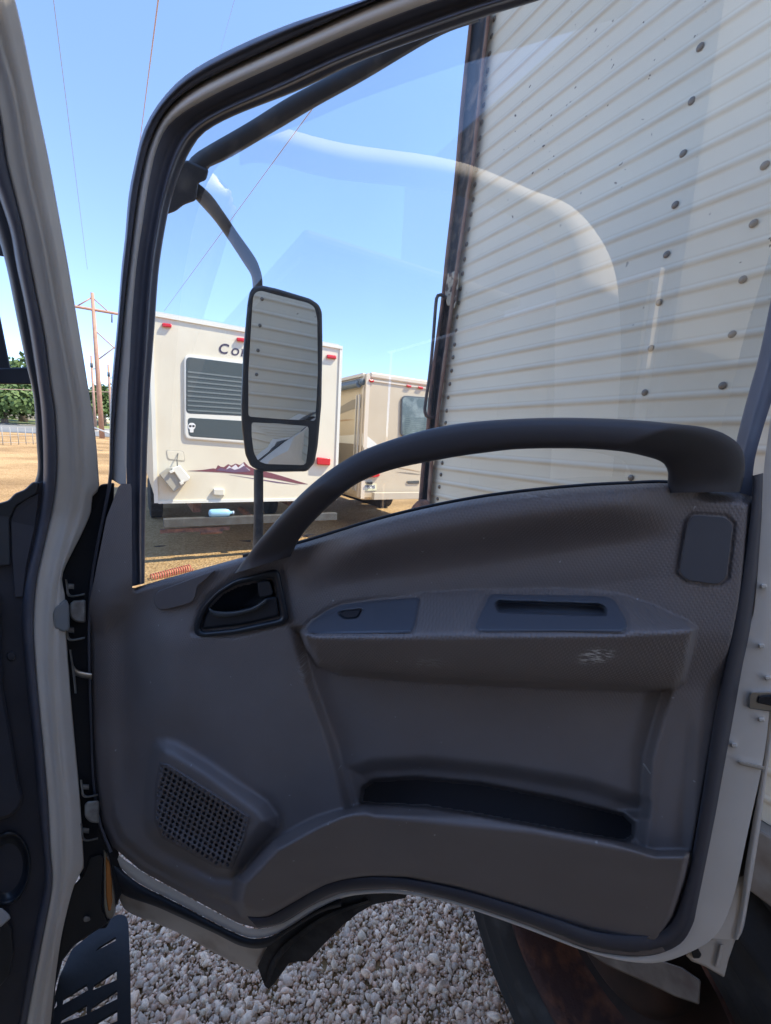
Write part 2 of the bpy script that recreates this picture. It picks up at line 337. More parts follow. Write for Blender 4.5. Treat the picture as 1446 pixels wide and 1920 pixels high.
# pebbles lying by the truck
def stones():
    bm = bmesh.new(); bmesh.ops.create_icosphere(bm, subdivisions=1, radius=1); bv = np.array([v.co[:] for v in bm.verts]); bf = np.array([[v.index for v in f.verts] for f in bm.faces]); bm.free()
    N = 80000; V = []; Fc = []; cols = []
    palette = np.array([(.72, .56, .42), (.54, .43, .33), (.80, .66, .50), (.72, .50, .36), (.46, .37, .29), (.86, .73, .58), (.62, .41, .29), (.60, .51, .36)])
    xs = rng.uniform(-1.55, 1.15, N); ys = rng.uniform(.55, 1.9, N)
    lat = xs*D2[0]+ys*D2[1]
    sz = np.exp(rng.normal(math.log(.0061), .45, N)).clip(.005, .030)
    for i in range(N):
        s = sz[i]; sc = np.array([1, rng.uniform(.55, .95), rng.uniform(.4, .7)])*s
        v = bv*sc*(1+rng.uniform(-.34, .34, (len(bv), 1)))
        q = rng.normal(size=4); q /= np.linalg.norm(q); q[1:3] *= .5; q /= np.linalg.norm(q); w, x, y, z = q
        R = np.array([[1-2*(y*y+z*z), 2*(x*y-z*w), 2*(x*z+y*w)], [2*(x*y+z*w), 1-2*(x*x+z*z), 2*(y*z-x*w)], [2*(x*z-y*w), 2*(y*z+x*w), 1-2*(x*x+y*y)]])
        v = v@R.T+np.array([xs[i], ys[i], rng.uniform(.0, .012)+s*.25]); V.append(v); Fc.append(bf+i*len(bv)); cols.append(np.repeat([(palette[rng.integers(8)]*.55+.45*.56*np.array([1.02, 1, .98]))*np.array([1.40, 1.15, .92])*rng.uniform(.65, 1.1)], len(bv), 0))
    V = np.concatenate(V); Fc = np.concatenate(Fc); cols = np.concatenate(cols)
    me = bpy.data.meshes.new('gravel'); me.vertices.add(len(V)); me.vertices.foreach_set('co', V.ravel()); me.loops.add(Fc.size); me.loops.foreach_set('vertex_index', Fc.ravel().astype(np.int32))
    me.polygons.add(len(Fc)); me.polygons.foreach_set('loop_start', np.arange(0, Fc.size, 3, dtype=np.int32)); me.polygons.foreach_set('loop_total', np.full(len(Fc), 3, dtype=np.int32)); me.update(); me.validate()
    ca = me.color_attributes.new('col', 'FLOAT_COLOR', 'POINT'); ca.data.foreach_set('color', np.c_[cols, np.ones(len(cols))].ravel().astype(np.float32))
    m = bpy.data.materials.new('pebble_stone'); m.use_nodes = True; n = m.node_tree; b = n.nodes['Principled BSDF']; b.inputs['Roughness'].default_value = .75
    at = n.nodes.new('ShaderNodeAttribute'); at.attribute_name = 'col'
    tc = n.nodes.new('ShaderNodeTexCoord'); nz = n.nodes.new('ShaderNodeTexNoise'); nz.inputs['Scale'].default_value = 180; n.links.new(tc.outputs['Object'], nz.inputs[0])
    mr = n.nodes.new('ShaderNodeMapRange'); mr.inputs[3].default_value = .6; mr.inputs[4].default_value = 1.3; n.links.new(nz.outputs['Fac'], mr.inputs[0])
    mx = n.nodes.new('ShaderNodeMixRGB'); mx.blend_type = 'MULTIPLY'; mx.inputs[0].default_value = 1; n.links.new(at.outputs['Color'], mx.inputs[1]); n.links.new(mr.outputs[0], mx.inputs[2]); n.links.new(mx.outputs[0], b.inputs['Base Color'])
    me.materials.append(m); o = bpy.data.objects.new('gravel', me); COL.objects.link(o)
    tag(o, 'loose grey and pinkish pebbles covering the ground under the open door', 'gravel', kind='stuff')
stones()
# ------------------------------------------------------------------ the truck cab
HP = np.array([-.5, .724, 1.3])                       # door hinge
E_ = np.array([.97, -.243, 0]); E_ /= np.linalg.norm(E_)
DN = np.array([E_[1], -E_[0], 0])                     # door inner face normal, towards the seat
door = plane_map(HP, DN)
truck = thing('cab_truck', (float(HP[0]), float(HP[1]), 0), 'white cab-over truck seen from its seat, passenger door standing open', 'truck')
ANG = np.zeros(3)
def part(name, label=None, parent=truck):
    """empty-free part: returned by builders"""
    return parent

# ---- door shell (painted) : window frame strips
c_out = [(1090, -160), (900, -85), (700, -8), (539, 46), (418, 99), (345, 143), (297, 194), (268, 247), (253, 305), (241, 368), (234, 450), (228, 500), (220, 604), (210, 708), (206, 786), (205, 860), (203, 900), (190, 970), (176, 1040), (166, 1110), (163, 1200), (168, 1350), (172, 1464), (182, 1540), (205, 1600)]
c_w0 = [(1110, -130), (880, -62), (713, 0), (587, 58), (442, 126), (360, 169), (311, 213), (282, 271), (265, 339), (253, 416), (243, 500), (234, 578), (225, 682), (217, 773), (213, 830), (211, 900), (200, 960), (184, 1040), (175, 1100), (170, 1200), (173, 1350), (178, 1464), (190, 1540), (212, 1596)]
c_w1 = [(1130, -100), (960, -45), (820, 0), (684, 51), (539, 114), (403, 177), (326, 225), (297, 271), (280, 339), (268, 416), (256, 500), (247, 604), (243, 690), (240, 734), (238, 830), (237, 915)]
c_g = [(1250, -80), (1130, -42), (1010, 0), (900, 34), (684, 111), (563, 167), (442, 215), (384, 247), (358, 279), (343, 310), (328, 350), (314, 402), (298, 500), (289, 617), (279, 760), (273, 943), (271, 1094)]
c_g0 = [(x+0, y) for x, y in c_w1[:-1]]+[(240, 1000), (246, 1100)]
c_w0s = c_w0[:16]; c_os = c_out[:17]
dshell = loft('door', door, [c_os, c_w0s, lerpc(c_w0s, c_w1, .25), lerpc(c_w0s, c_w1, .7), c_w1], [-.035, -.006, .0, .001, -.004], m_white, truck)
dshell['label'] = 'open white passenger door with grey inner trim'
seal = loft('outer_seal', door, [c_out, lerpc(c_out, c_w0, .06), lerpc(c_out, c_w0, .2), lerpc(c_out, c_w0, .35), lerpc(c_out, c_w0, .45), lerpc(c_out, c_w0, .72), lerpc(c_out, c_w0, .9)],
            [-.05, -.012, .002, .006, .001, .006, -.004], m_rub, dshell)
L_ = lambda t: lerpc(c_g0, c_g, t)
loft('window_channel', door, [L_(-.02), L_(.05), L_(.3), L_(.52), L_(.6), L_(.66), L_(.72), L_(.8), L_(.93), L_(1.), L_(1.02)],
     [-.004, -.004, -.022, -.024, -.012, -.008, -.018, -.028, -.03, -.034, -.06], m_rub, dshell)
# rear upright of the window frame
fr_l = [(1500, 340), (1470, 460), (1446, 560), (1424, 664), (1400, 750), (1381, 826), (1372, 880), (1368, 920)]
fr_r = [(1570, 420), (1520, 540), (1480, 640), (1454, 730), (1432, 800), (1418, 850), (1412, 888), (1410, 930)]
loft('window_channel', door, [fr_l, lerpc(fr_l, fr_r, .06), lerpc(fr_l, fr_r, .4), lerpc(fr_l, fr_r, .5), fr_r], [-.06, -.03, -.02, -.006, -.002], m_rub, dshell)
# glass
glass_poly = closed(list(resample([(1600, -180)]+c_g, 50))+[(271, 1110), (560, 1060), (800, 1000), (1000, 965), (1250, 950), (1400, 930), (1420, 780), (1530, 380)], r=0)
o = build('window_glass', [door(x, y, -.042) for x, y in glass_poly], [tuple(range(len(glass_poly)))], m_glass, dshell, False)

# ---- trim panel: a moulded surface
belt = [(248, 1104), (300, 1088), (400, 1060), (455, 1045), (560, 1020), (700, 978), (800, 953), (900, 934), (1000, 921), (1100, 912), (1180, 908), (1250, 906), (1385, 914)]
OUT = [(222, 913), (228, 907), (245, 907), (247, 915), (248, 1104)]+[tuple(p) for p in resample(belt, 40)[1:]]+[(1400, 916), (1408, 922), (1412, 890), (1430, 886), (1428, 950), (1420, 1060), (1415, 1128), (1406, 1175), (1375, 1340), (1340, 1531), (1308, 1690), (1297, 1736), (1285, 1758), (1270, 1772), (1245, 1785), (1209, 1792), (1160, 1790), (1118, 1783), (1056, 1763), (974, 1729), (850, 1688), (765, 1669), (711, 1667), (644, 1673), (587, 1696), (530, 1730), (510, 1738), (485, 1741), (447, 1731), (340, 1674), (264, 1632), (211, 1587), (188, 1540), (176, 1464), (170, 1388), (166, 1200), (168, 1130), (178, 1080), (200, 970)]
BX = [p[0] for p in resample(belt, 60)]; BY = [p[1] for p in resample(belt, 60)]
ARM = [(562, 1185), (585, 1160), (630, 1140), (700, 1120), (800, 1107), (900, 1101), (1050, 1101), (1160, 1110), (1230, 1130), (1290, 1160), (1307, 1178), (1300, 1230), (1285, 1280), (1265, 1293), (1200, 1297), (1000, 1290), (800, 1280), (640, 1266), (595, 1248), (572, 1215)]
SPK = [(283, 1400), (292, 1386), (312, 1383), (335, 1390), (400, 1430), (500, 1503), (520, 1530), (520, 1550), (500, 1575), (450, 1632), (432, 1645), (405, 1642), (300, 1590), (275, 1565), (268, 1540), (274, 1470)]
POC = [(678, 1505), (681, 1478), (700, 1464), (780, 1459), (900, 1470), (1050, 1499), (1170, 1528), (1188, 1545), (1186, 1568), (1172, 1577), (1100, 1566), (900, 1528), (800, 1512), (720, 1508)]
LOW = [(600, 1546), (640, 1528), (690, 1513), (760, 1508), (850, 1514), (1000, 1541), (1150, 1577), (1230, 1602), (1292, 1602), (1330, 1610), (1330, 1820), (1180, 1760), (1118, 1742), (1000, 1706), (870, 1668), (760, 1646), (680, 1643), (610, 1655), (550, 1690), (500, 1716), (462, 1715), (452, 1690), (458, 1655), (520, 1590)]
def relief(X, Y):
    H = np.zeros(X.shape)
    B = np.interp(X, BX, BY); d = Y-B
    V = np.interp(X, [560, 640, 760, 900, 1000, 1100, 1200, 1300], [1120, 1098, 1080, 1062, 1046, 1030, 1015, 1010])
    a = ss(X, 545, 690)*(1-ss(X, 1140, 1290)); t = np.clip(d/(V-B+1e-6), 0, 1.)
    H += a*.058*np.where(t < .3, 1-.25*(1-t/.3)**2, .5+.5*np.cos(np.pi*(t-.3)/.7))
    t2 = np.clip((Y-V)/70, 0, 1); H += a*.004*np.sin(np.pi*t2)
    H += .016*ss(X, 1130, 1290)*(1-ss(Y, 1180, 1300))
    H -= .014*np.clip(1-np.maximum(d, 0)/12, 0, 1)**2*(X > 250)
    # left: sail piece standing proud, hollow below it
    kink = 1150-(X-172)*.62
    H += .014*(1-ss(Y-kink, -30, 60))*(1-ss(X, 250, 330))
    H -= .022*np.exp(-((X-225)/48.)**2)*ss(Y, kink+5, kink+90)*(1-ss(Y, 1430, 1580))
    H += .012*np.exp(-((X-318)/60.)**2)*ss(Y, 1120, 1220)*(1-ss(Y, 1300, 1420))
    # area between the handle and the armrest
    rl = np.interp(Y, [1180, 1290, 1400, 1500, 1560], [548, 582, 622, 655, 640])
    rc = sdf(X, Y, [(548, 1180), (582, 1290), (622, 1400), (652, 1520), (1212, 1530), (1218, 1420), (1256, 1290), (1280, 1200)])
    H -= .024*(1-ss(rc, -14, 10))
    rr = sdf(X, Y, [(1262, 1290), (1300, 1290), (1290, 1600), (1215, 1600), (1225, 1480)]); H -= .008*(1-ss(rr, -14, 14))*ss(Y, 1300, 1400)
    # hollow above and inside the pocket
    up = sdf(X, Y, [(652, 1440), (700, 1424), (800, 1420), (950, 1436), (1100, 1462), (1222, 1500), (1212, 1600), (1000, 1560), (700, 1530), (668, 1500)])
    H -= .022*(1-ss(up, -26, 6))
    lo = sdf(X, Y, LOW); 
    lt = np.interp(X, [450, 520, 600, 690, 760, 850, 1000, 1150, 1230, 1292], [1650, 1590, 1546, 1513, 1508, 1514, 1541, 1577, 1602, 1602])
    xf0 = np.interp(Y, [930, 1050, 1156, 1250, 1339, 1597, 1650, 1720, 1760], [1410, 1395, 1376, 1358, 1340, 1298, 1286, 1264, 1240])
    H += (1-ss(X-xf0, -14, 0))*(.080-.076*np.clip((Y-lt)/175, 0, 1))*(1-ss(lo, -6, 9+12*(1-ss(X, 560, 680))))
    po = sdf(X, Y, POC); H = np.where(po < 5, H*ss(po, -3, 5)+(-.093)*(1-ss(po, -3, 5)), H)
    # armrest
    ar = sdf(X, Y, ARM)
    ux = np.interp(X, [562, 585, 630, 700, 800, 900, 1050, 1160, 1230, 1290, 1307], [1185, 1160, 1140, 1120, 1107, 1101, 1101, 1110, 1130, 1160, 1178])
    lx = np.interp(X, [560, 600, 780, 1000, 1170, 1307], [1190, 1193, 1192, 1189, 1186, 1180])
    bx = np.interp(X, [560, 572, 595, 640, 800, 1000, 1200, 1265, 1285, 1307], [1190, 1215, 1250, 1268, 1282, 1292, 1299, 1295, 1282, 1200])
    t = np.clip((Y-ux)/(lx-ux+1e-6), 0, 1.02); q = np.clip((Y-lx)/(bx-lx+1e-6), 0, 1)
    hh = np.where(Y < lx, .105*t, .105*(1-.42*q)*np.sqrt(np.clip(1-q**7, 0, 1))-.004*np.exp(-((Y-lx)/5)**2)+.0)
    hh = np.where(Y < lx, hh-.004*np.exp(-((Y-lx)/5)**2), hh)
    mk = (1-ss(ar, -10, 2)); H = H*(1-mk)+np.maximum(hh, H)*mk
    sp = sdf(X, Y, SPK); H += .024*(1-ss(sp, -34, 5)); H -= .006*np.exp(-((sp-3)/9.)**2)*ss(X+Y, 1850, 2050)
    gr = sdf(X, Y, [(300, 1430), (340, 1452), (460, 1535), (455, 1580), (430, 1625), (400, 1620), (305, 1560), (290, 1500)]); H -= .010*(1-ss(gr, -35, 10))
    # handle recess
    hb = sdf(X, Y, [(365, 1185), (385, 1125), (440, 1085), (525, 1070), (540, 1165), (440, 1190)]); H -= .006*(1-ss(hb, -2, 12))
    ed = -sdf(X, Y, OUT); side = np.maximum(ss(Y, 1080, 1260), ss(X, 1290, 1340))
    H -= side*.038*(1-ss(ed, 3, 34))*np.where(X < 400, .6, 1)
    xf = np.interp(Y, [930, 1050, 1156, 1250, 1339, 1597, 1650, 1720, 1760], [1410, 1395, 1376, 1358, 1340, 1298, 1286, 1264, 1240])
    H += .006
    wc = (1-ss(ed, 18, 75))*ss(Y, 1040, 1120)*ss(po, 10, 30); H = H*(1-wc)+np.maximum(H, -.006)*wc
    H = H-.030*ss(X-xf, 0, 26)*ss(Y, 925, 960)-.008*ss(Y, 1090, 1200)*(1-ss(ed, 0, 10))
    return H
def relief_grid(xs, ys, clip, fn, name, m, parent, grain=True):
    X, Y = np.meshgrid(xs, ys); H = fn(X, Y); sd = sdf(X, Y, clip) if clip is not None else -np.ones(X.shape)
    idx = -np.ones(X.shape, int); V = []; uv = []; Fc = []; gr = []; sc = []
    ins = sd <= 0; P = np.array(clip, float) if clip is not None else None
    ny, nx = X.shape; need = np.zeros(X.shape, bool)
    cell = (ins[:-1, :-1] | ins[1:, :-1] | ins[:-1, 1:] | ins[1:, 1:])
    need[:-1, :-1] |= cell; need[1:, :-1] |= cell; need[:-1, 1:] |= cell; need[1:, 1:] |= cell
    for j in range(ny):
        for i in range(nx):
            if not need[j, i]: continue
            x, y, h = X[j, i], Y[j, i], H[j, i]
            if not ins[j, i]:
                best = None
                for k in range(len(P)):
                    a = P[k]; e = P[(k+1) % len(P)]-a; t = min(max(((x-a[0])*e[0]+(y-a[1])*e[1])/(e@e+1e-9), 0), 1); q = a+t*e; dd = (q[0]-x)**2+(q[1]-y)**2
                    if best is None or dd < best[0]: best = (dd, q)
                x, y = best[1]
            idx[j, i] = len(V); p = door(x, y, h); V.append(p); uv.append((float((p-HP)@E_), float(p[2])))
            gr.append(1. if y < 1300+0*x else max(0., 1-(y-1300)/60)); 
            s = math.exp(-(((x-1118)/30)**2+((y-1230-.15*(1118-x))/13)**2)**2)*1.3
            s = max(s, .35*math.exp(-(((x-568)/8)**2+((y-1245)/26)**2)), .25*math.exp(-(((x-800)/30)**2+((y-1243)/8)**2)), .2*math.exp(-(((x-1000)/60)**2+((y-930)/8)**2)))
            sc.append(s)
    for j in range(ny-1):
        for i in range(nx-1):
            if cell[j, i]: Fc.append((idx[j, i], idx[j+1, i], idx[j+1, i+1], idx[j, i+1]))
    o = build(name, V, Fc, m, parent, True, uv=uv)
    a = o.data.attributes.new('grain', 'FLOAT', 'POINT'); a.data.foreach_set('value', np.array(gr[:len(o.data.vertices)], np.float32))
    a = o.data.attributes.new('scuff', 'FLOAT', 'POINT'); a.data.foreach_set('value', np.array(sc[:len(o.data.vertices)], np.float32))
    return o
swp_ = [(572, 1179), (580, 1166), (610, 1145), (640, 1132), (700, 1124), (783, 1118), (789, 1123), (779, 1178), (771, 1188), (600, 1190), (578, 1188)]
cup_ = [(889, 1177), (893, 1162), (914, 1116), (922, 1112), (1136, 1115), (1154, 1121), (1176, 1159), (1179, 1178), (1169, 1188), (900, 1186)]
sqc_ = [(1297, 964), (1362, 967), (1377, 982), (1365, 1084), (1348, 1099), (1288, 1091), (1271, 1075), (1287, 980)]
def sunk(X, Y):
    H = relief(X, Y)
    for P, d, w in SINK: H = H-d*(1-ss(sdf(X, Y, P), -w, 0))
    for P in GAPS: H = H-.004*np.exp(-(sdf(X, Y, P)/2.6)**2)
    return H
GAPS = [swp_, cup_, sqc_]
SINK = [([(380, 1178), (384, 1160), (396, 1136), (418, 1113), (447, 1098), (506, 1086), (512, 1089), (523, 1153), (440, 1174)], .045, 4), ([(590, 1180), (600, 1163), (645, 1140), (700, 1131), (778, 1126), (770, 1180)], .03, 4),
        ([(898, 1178), (902, 1166), (924, 1122), (1132, 1122), (1150, 1130), (1168, 1164), (1166, 1179)], .045, 4), ([(306, 1436), (464, 1536), (456, 1570), (432, 1622), (405, 1618), (308, 1566), (296, 1536)], .012, 4)]
trim = relief_grid(np.arange(160, 1440, 3.2), np.arange(900, 1800, 3.2), OUT, sunk, 'trim_panel', m_panel, dshell)
# edge return of the panel so that it has depth
op = closed(OUT, r=0); V = [door(x, y, relief(np.array([x]), np.array([y]))[0]) for x, y in op]+[door(x, y, -.05) for x, y in op]; n = len(op)
build('trim_edge', V, [(i, (i+1) % n, n+(i+1) % n, n+i) for i in range(n)], m_black, dshell)
ei = [(1410, 892), (1410, 931), (1395, 1050), (1376, 1156), (1358, 1250), (1340, 1339), (1320, 1470), (1299, 1597), (1287, 1650), (1266, 1712), (1240, 1742), (1200, 1752), (1118, 1745), (1040, 1720), (960, 1694), (870, 1668), (760, 1646), (680, 1643), (610, 1656), (550, 1690), (500, 1718), (462, 1716)]
eo = [(1431, 887), (1429, 950), (1421, 1060), (1407, 1177), (1392, 1250), (1376, 1340), (1352, 1470), (1341, 1531), (1309, 1690), (1298, 1736), (1271, 1773), (1209, 1793), (1118, 1784), (1040, 1756), (974, 1730), (850, 1689), (765, 1670), (711, 1668), (644, 1674), (587, 1697), (530, 1731), (485, 1742)]
loft('edge_strip', door, [ei, lerpc(ei, eo, .12), lerpc(ei, eo, .8), eo], [.008, .018, -.008, -.022], mat('charcoal_strip', (.075, .072, .085), .5), dshell, n=170)
ribbon('belt_wiper', door, [(x, y-6) for x, y in belt[3:]], [(x, y+2) for x, y in belt[3:]], -.012, .004, m_rubd, dshell, n=60, k=8)
# speaker grille: fine sheet with pierced holes
GR = [(298, 1427), (318, 1432), (470, 1530), (462, 1570), (436, 1632), (405, 1628), (302, 1572), (288, 1540), (290, 1470)]
def gril(X, Y):
    H = relief(X, Y)+.0035
    e1 = np.array([.83, .56]); e2 = np.array([-.30, .95]); det = e1[0]*e2[1]-e1[1]*e2[0]
    a = ((X-300)*e2[1]-(Y-1430)*e2[0])/det; b = (-(X-300)*e1[1]+(Y-1430)*e1[0])/det
    b2 = b/9.6; a2 = a/10.6
    r = np.hypot((a2-np.floor(a2)-.5)*10.5, (b2-np.floor(b2)-.5)*9.6)
    g = sdf(X, Y, GR)
    H -= .009*(1-ss(r, 2.5, 3.6))*ss(-g, 3, 14); H -= .004*ss(g, -5, 0)
    return H
relief_grid(np.arange(284, 476, 1.15), np.arange(1422, 1636, 1.15), GR, gril, 'speaker_grille', mat('grille_plastic', (.17, .145, .14), .55), dshell)

# grab bar across the window
go = [(440, 1075), (466, 1040), (492, 1006), (567, 924), (635, 870), (704, 835), (807, 804), (909, 789), (1046, 783), (1183, 787), (1270, 795), (1320, 801), (1360, 814), (1388, 836), (1397, 865), (1394, 900), (1388, 922)]
gi = [(545, 1043), (552, 1028), (574, 993), (622, 945), (670, 907), (738, 880), (841, 859), (909, 849), (978, 842), (1080, 841), (1160, 846), (1215, 857), (1243, 868), (1252, 885), (1252, 900), (1252, 912), (1254, 924)]
ribbon('grab_bar', door, go, gi, lambda t: .018+.055*min(1, math.sin(math.pi*min(max((t-.02)/.96, 0), 1))*1.9), .021, m_grab, dshell, n=90, k=20, sq=2.9)

# inner release handle
bez_o = [(362, 1188), (366, 1165), (378, 1137), (405, 1108), (440, 1086), (515, 1067), (524, 1070), (543, 1160), (536, 1170), (440, 1190), (376, 1196)]
bez_i = [(376, 1180), (380, 1160), (392, 1136), (415, 1113), (445, 1096), (508, 1083), (515, 1086), (527, 1155), (524, 1160), (440, 1178), (384, 1184)]
ro = resample(list(closed(bez_o, r=8))+[closed(bez_o, r=8)[0]], 90, False); ri = resample(list(closed(bez_i, r=8))+[closed(bez_i, r=8)[0]], 90, False)
bez = loft('handle_bezel', door, [ro, ro*.85+ri*.15, ro*.4+ri*.6, ri, ri*.995+ri.mean(0)*.005, ri*.9+ri.mean(0)*.1, ri*.05+ri.mean(0)*.95], [.0, .013, .014, .008, -.004, -.022, -.026], m_navy, dshell)
plate('release_lever', door, [(378, 1178), (381, 1160), (392, 1139), (400, 1144), (420, 1147), (450, 1144), (478, 1136), (492, 1124), (500, 1119), (519, 1117), (524, 1152), (520, 1157), (460, 1171), (384, 1180)], -.02, .010, m_navy, dshell, bev=.007, r=6, px=5)
ribbon('lever_lip', door, [(392, 1139), (402, 1145), (425, 1147), (452, 1144), (478, 1136), (498, 1122)], [(394, 1150), (408, 1157), (430, 1157), (458, 1151), (482, 1143), (500, 1131)], .013, .004, mat('lever_edge_plastic', (.06, .065, .07), .35), dshell, n=30, k=10)
plate('lock_tab', door, [(483, 1091), (505, 1088), (513, 1112), (509, 1117), (488, 1121), (484, 1110)], -.02, .009, m_black, dshell, bev=.004, r=3, px=2.5)
# blank cover left of the handle
plate('sill_cover', door, [(291, 1136), (288, 1124), (296, 1108), (405, 1068), (392, 1082), (370, 1100), (366, 1122), (358, 1131), (318, 1142), (300, 1144)], .002, .016, mat('cover_plastic', (.17, .145, .14), .5), dshell, bev=.002, r=5, px=1.5)
plate('pocket_shade_plate', door, POC, -.092, -.085, mat('pocket_shade_plate', (.075, .07, .075), .8), dshell, bev=.001, r=3, px=1)  # dark plate standing in for the shade deep inside the map pocket
# armrest inserts
swp = [(574, 1178), (582, 1167), (610, 1147), (640, 1134), (700, 1126), (783, 1120), (787, 1124), (777, 1176), (770, 1186), (600, 1188), (580, 1186)]
def on_ledge(x, y, h=0.):
    return door(x, y, float(relief(np.array([float(x)]), np.array([float(y)]))[0])+h)
def insert(name, poly, m, th=.004, holes=()):
    xs = np.arange(min(p[0] for p in poly)-2, max(p[0] for p in poly)+4, 2.); ys = np.arange(min(p[1] for p in poly)-2, max(p[1] for p in poly)+4, 2.)
    P = closed(poly, r=7)
    def fn(X, Y):
        e = -sdf(X, Y, P); H = relief(X, Y)+th*ss(e, -1, 4)-.002
        for hp, dep in holes:
            s = sdf(X, Y, closed(hp, r=5)); H = H-dep*(1-ss(s, -2.5, 2.5))
        return H
    return relief_grid(xs, ys, [tuple(p) for p in P], fn, name, m, dshell)
sw = insert('switch_panel', swp, m_blue, holes=[([(633, 1150), (642, 1145), (681, 1142), (672, 1159), (646, 1161)], .016)])
plate('window_switch', on_ledge, [(640, 1151), (648, 1146), (676, 1144), (669, 1157), (648, 1159)], -.014, -.003, m_black, dshell, bev=.001, r=1, px=1)
insert('pull_cup', [(891, 1176), (895, 1163), (916, 1118), (922, 1114), (1135, 1117), (1152, 1123), (1174, 1160), (1177, 1176), (1168, 1186), (900, 1184)], m_blue, holes=[([(929, 1132), (935, 1127), (1125, 1133), (1136, 1140), (1137, 1153), (1125, 1154), (935, 1147)], .030)])
# square cover at the rear top corner
plate('square_cover', door, [(1300, 966), (1360, 970), (1374, 983), (1362, 1082), (1347, 1096), (1290, 1088), (1274, 1074), (1290, 980)], .012, .0275, m_blue if False else mat('cover_dark_plastic', (.10, .10, .112), .5, bump=(600, .1, .001)), dshell, bev=.0008, r=9, px=.8)

# door edge face (painted) at right and bottom, outer skin
e_in = [(1500, 480), (1470, 640), (1446, 780), (1432, 884), (1429, 960), (1416, 1128), (1406, 1178), (1375, 1340), (1340, 1531), (1308, 1690), (1296, 1738), (1270, 1773), (1209, 1793), (1118, 1784), (974, 1730), (850, 1689), (765, 1671), (711, 1668), (644, 1674), (587, 1697), (530, 1731), (485, 1742), (447, 1732), (340, 1675), (264, 1633), (205, 1590)]
e_md = [(1540, 500), (1510, 660), (1490, 800), (1476, 900), (1470, 980), (1458, 1150), (1446, 1300), (1432, 1420), (1402, 1560), (1376, 1680), (1345, 1750), (1295, 1785), (1222, 1806), (1118, 1790), (974, 1737), (850, 1695), (765, 1678), (711, 1675), (644, 1683), (590, 1708), (530, 1745), (485, 1759), (440, 1748), (336, 1694), (255, 1652), (206, 1605)]
loft('edge_face', door, [e_in, lerpc(e_in, e_md, .5, 140), e_md], [-.030, -.027, -.03], m_white, dshell, n=140)
e_o1 = [(1580, 500), (1550, 660), (1520, 800), (1500, 1000), (1480, 1180), (1458, 1330), (1440, 1440), (1424, 1560), (1405, 1680), (1394, 1740), (1384, 1762)]
e_o0 = [(1545, 520), (1512, 660), (1492, 800), (1475, 980), (1460, 1150), (1447, 1300), (1433, 1420), (1415, 1520), (1398, 1620), (1388, 1700), (1376, 1762)]
loft('outer_skin_edge', door, [e_o0, lerpc(e_o0, e_o1, .5), e_o1, lerpc(e_o0, e_o1, 1.02)], [-.05, -.044, -.052, -.075], m_white, dshell)
loft('edge_face', door, [lerpc(e_md, e_md, 0)[:60]*1.0, e_o0], [-.03, -.05], m_white, dshell, n=90)
# lower corner of the pressing
plate('lower_corner', door, [(1285, 1790), (1300, 1780), (1345, 1752), (1384, 1752), (1378, 1765), (1366, 1800), (1358, 1833), (1322, 1812), (1296, 1802)], -.085, -.052, m_whited, dshell, bev=.004, r=4, px=3)
plate('drain_plug', door, [(1296, 1782), (1308, 1776), (1316, 1790), (1312, 1797), (1300, 1797)], -.05, -.04, m_rubd, dshell, r=3, px=2)
o = ribbon('corner_rib', door, [(1350, 1772), (1346, 1790), (1340, 1812)], [(1358, 1772), (1354, 1792), (1349, 1815)], -.05, .004, m_whited, dshell, n=12, k=10)
# latch opening and dimples
plate('latch_opening', door, [(1404, 1310), (1408, 1297), (1450, 1297), (1470, 1300), (1468, 1334), (1440, 1334), (1404, 1328)], -.04, -.0225, m_zinc, dshell, bev=.001, r=4, px=2)
plate('latch_slot', door, [(1424, 1306), (1470, 1303), (1468, 1330), (1440, 1322), (1420, 1318)], -.03, -.0205, m_rubd, dshell, bev=.001, r=2, px=1)
for x, y in ((1428, 1212), (1440, 1272), (1428, 1350), (1376, 1398), (1432, 1100)):
    plate('edge_screw', door, [(x-6, y-5), (x+6, y-5), (x+7, y+3), (x-5, y+4)], -.035, -.0185, m_white, dshell, bev=.002, r=5, px=2)
plate('edge_bumper', door, [(1382, 1428), (1390, 1426), (1436, 1438), (1430, 1444), (1388, 1434)], -.03, -.021, m_whited, dshell, r=3, px=2)
# weatherstrip and outer skin under the door
s0 = [(203, 1600), (206, 1606), (255, 1653), (336, 1695), (440, 1749), (485, 1760), (530, 1746), (590, 1709), (640, 1686)]
s1 = [(196, 1606), (206, 1640), (232, 1676), (300, 1702), (400, 1748), (455, 1774), (500, 1775), (545, 1745), (600, 1712), (640, 1700)]
s1b = [(190, 1600), (208, 1652), (236, 1686), (330, 1720), (400, 1752), (452, 1778), (490, 1780)]
loft('bottom_seal', door, [s0, lerpc(s0, s1, .3), lerpc(s0, s1, .8), s1, lerpc(s0, s1, 1.05)], [-.03, -.022, -.026, -.036, -.06], m_rubd, dshell)
s2 = [(212, 1600), (214, 1650), (226, 1690), (243, 1711), (300, 1734), (352, 1757), (400, 1785), (465, 1817), (482, 1819), (492, 1808)]
s1c = [(206, 1600), (206, 1640), (228, 1668), (262, 1684), (300, 1698), (352, 1726), (400, 1748), (455, 1770), (480, 1775), (500, 1772)]
loft('outer_skin', door, [s1c, lerpc(s1c, s2, .8), s2, lerpc(s1c, s2, 1.01)], [-.055, -.062, -.072, -.10], m_whited, dshell)
m_flap = mat('flap_rubber', (.022, .02, .019), .85, col2=(.06, .055, .05), ns=20, bump=(80, .5, .004))
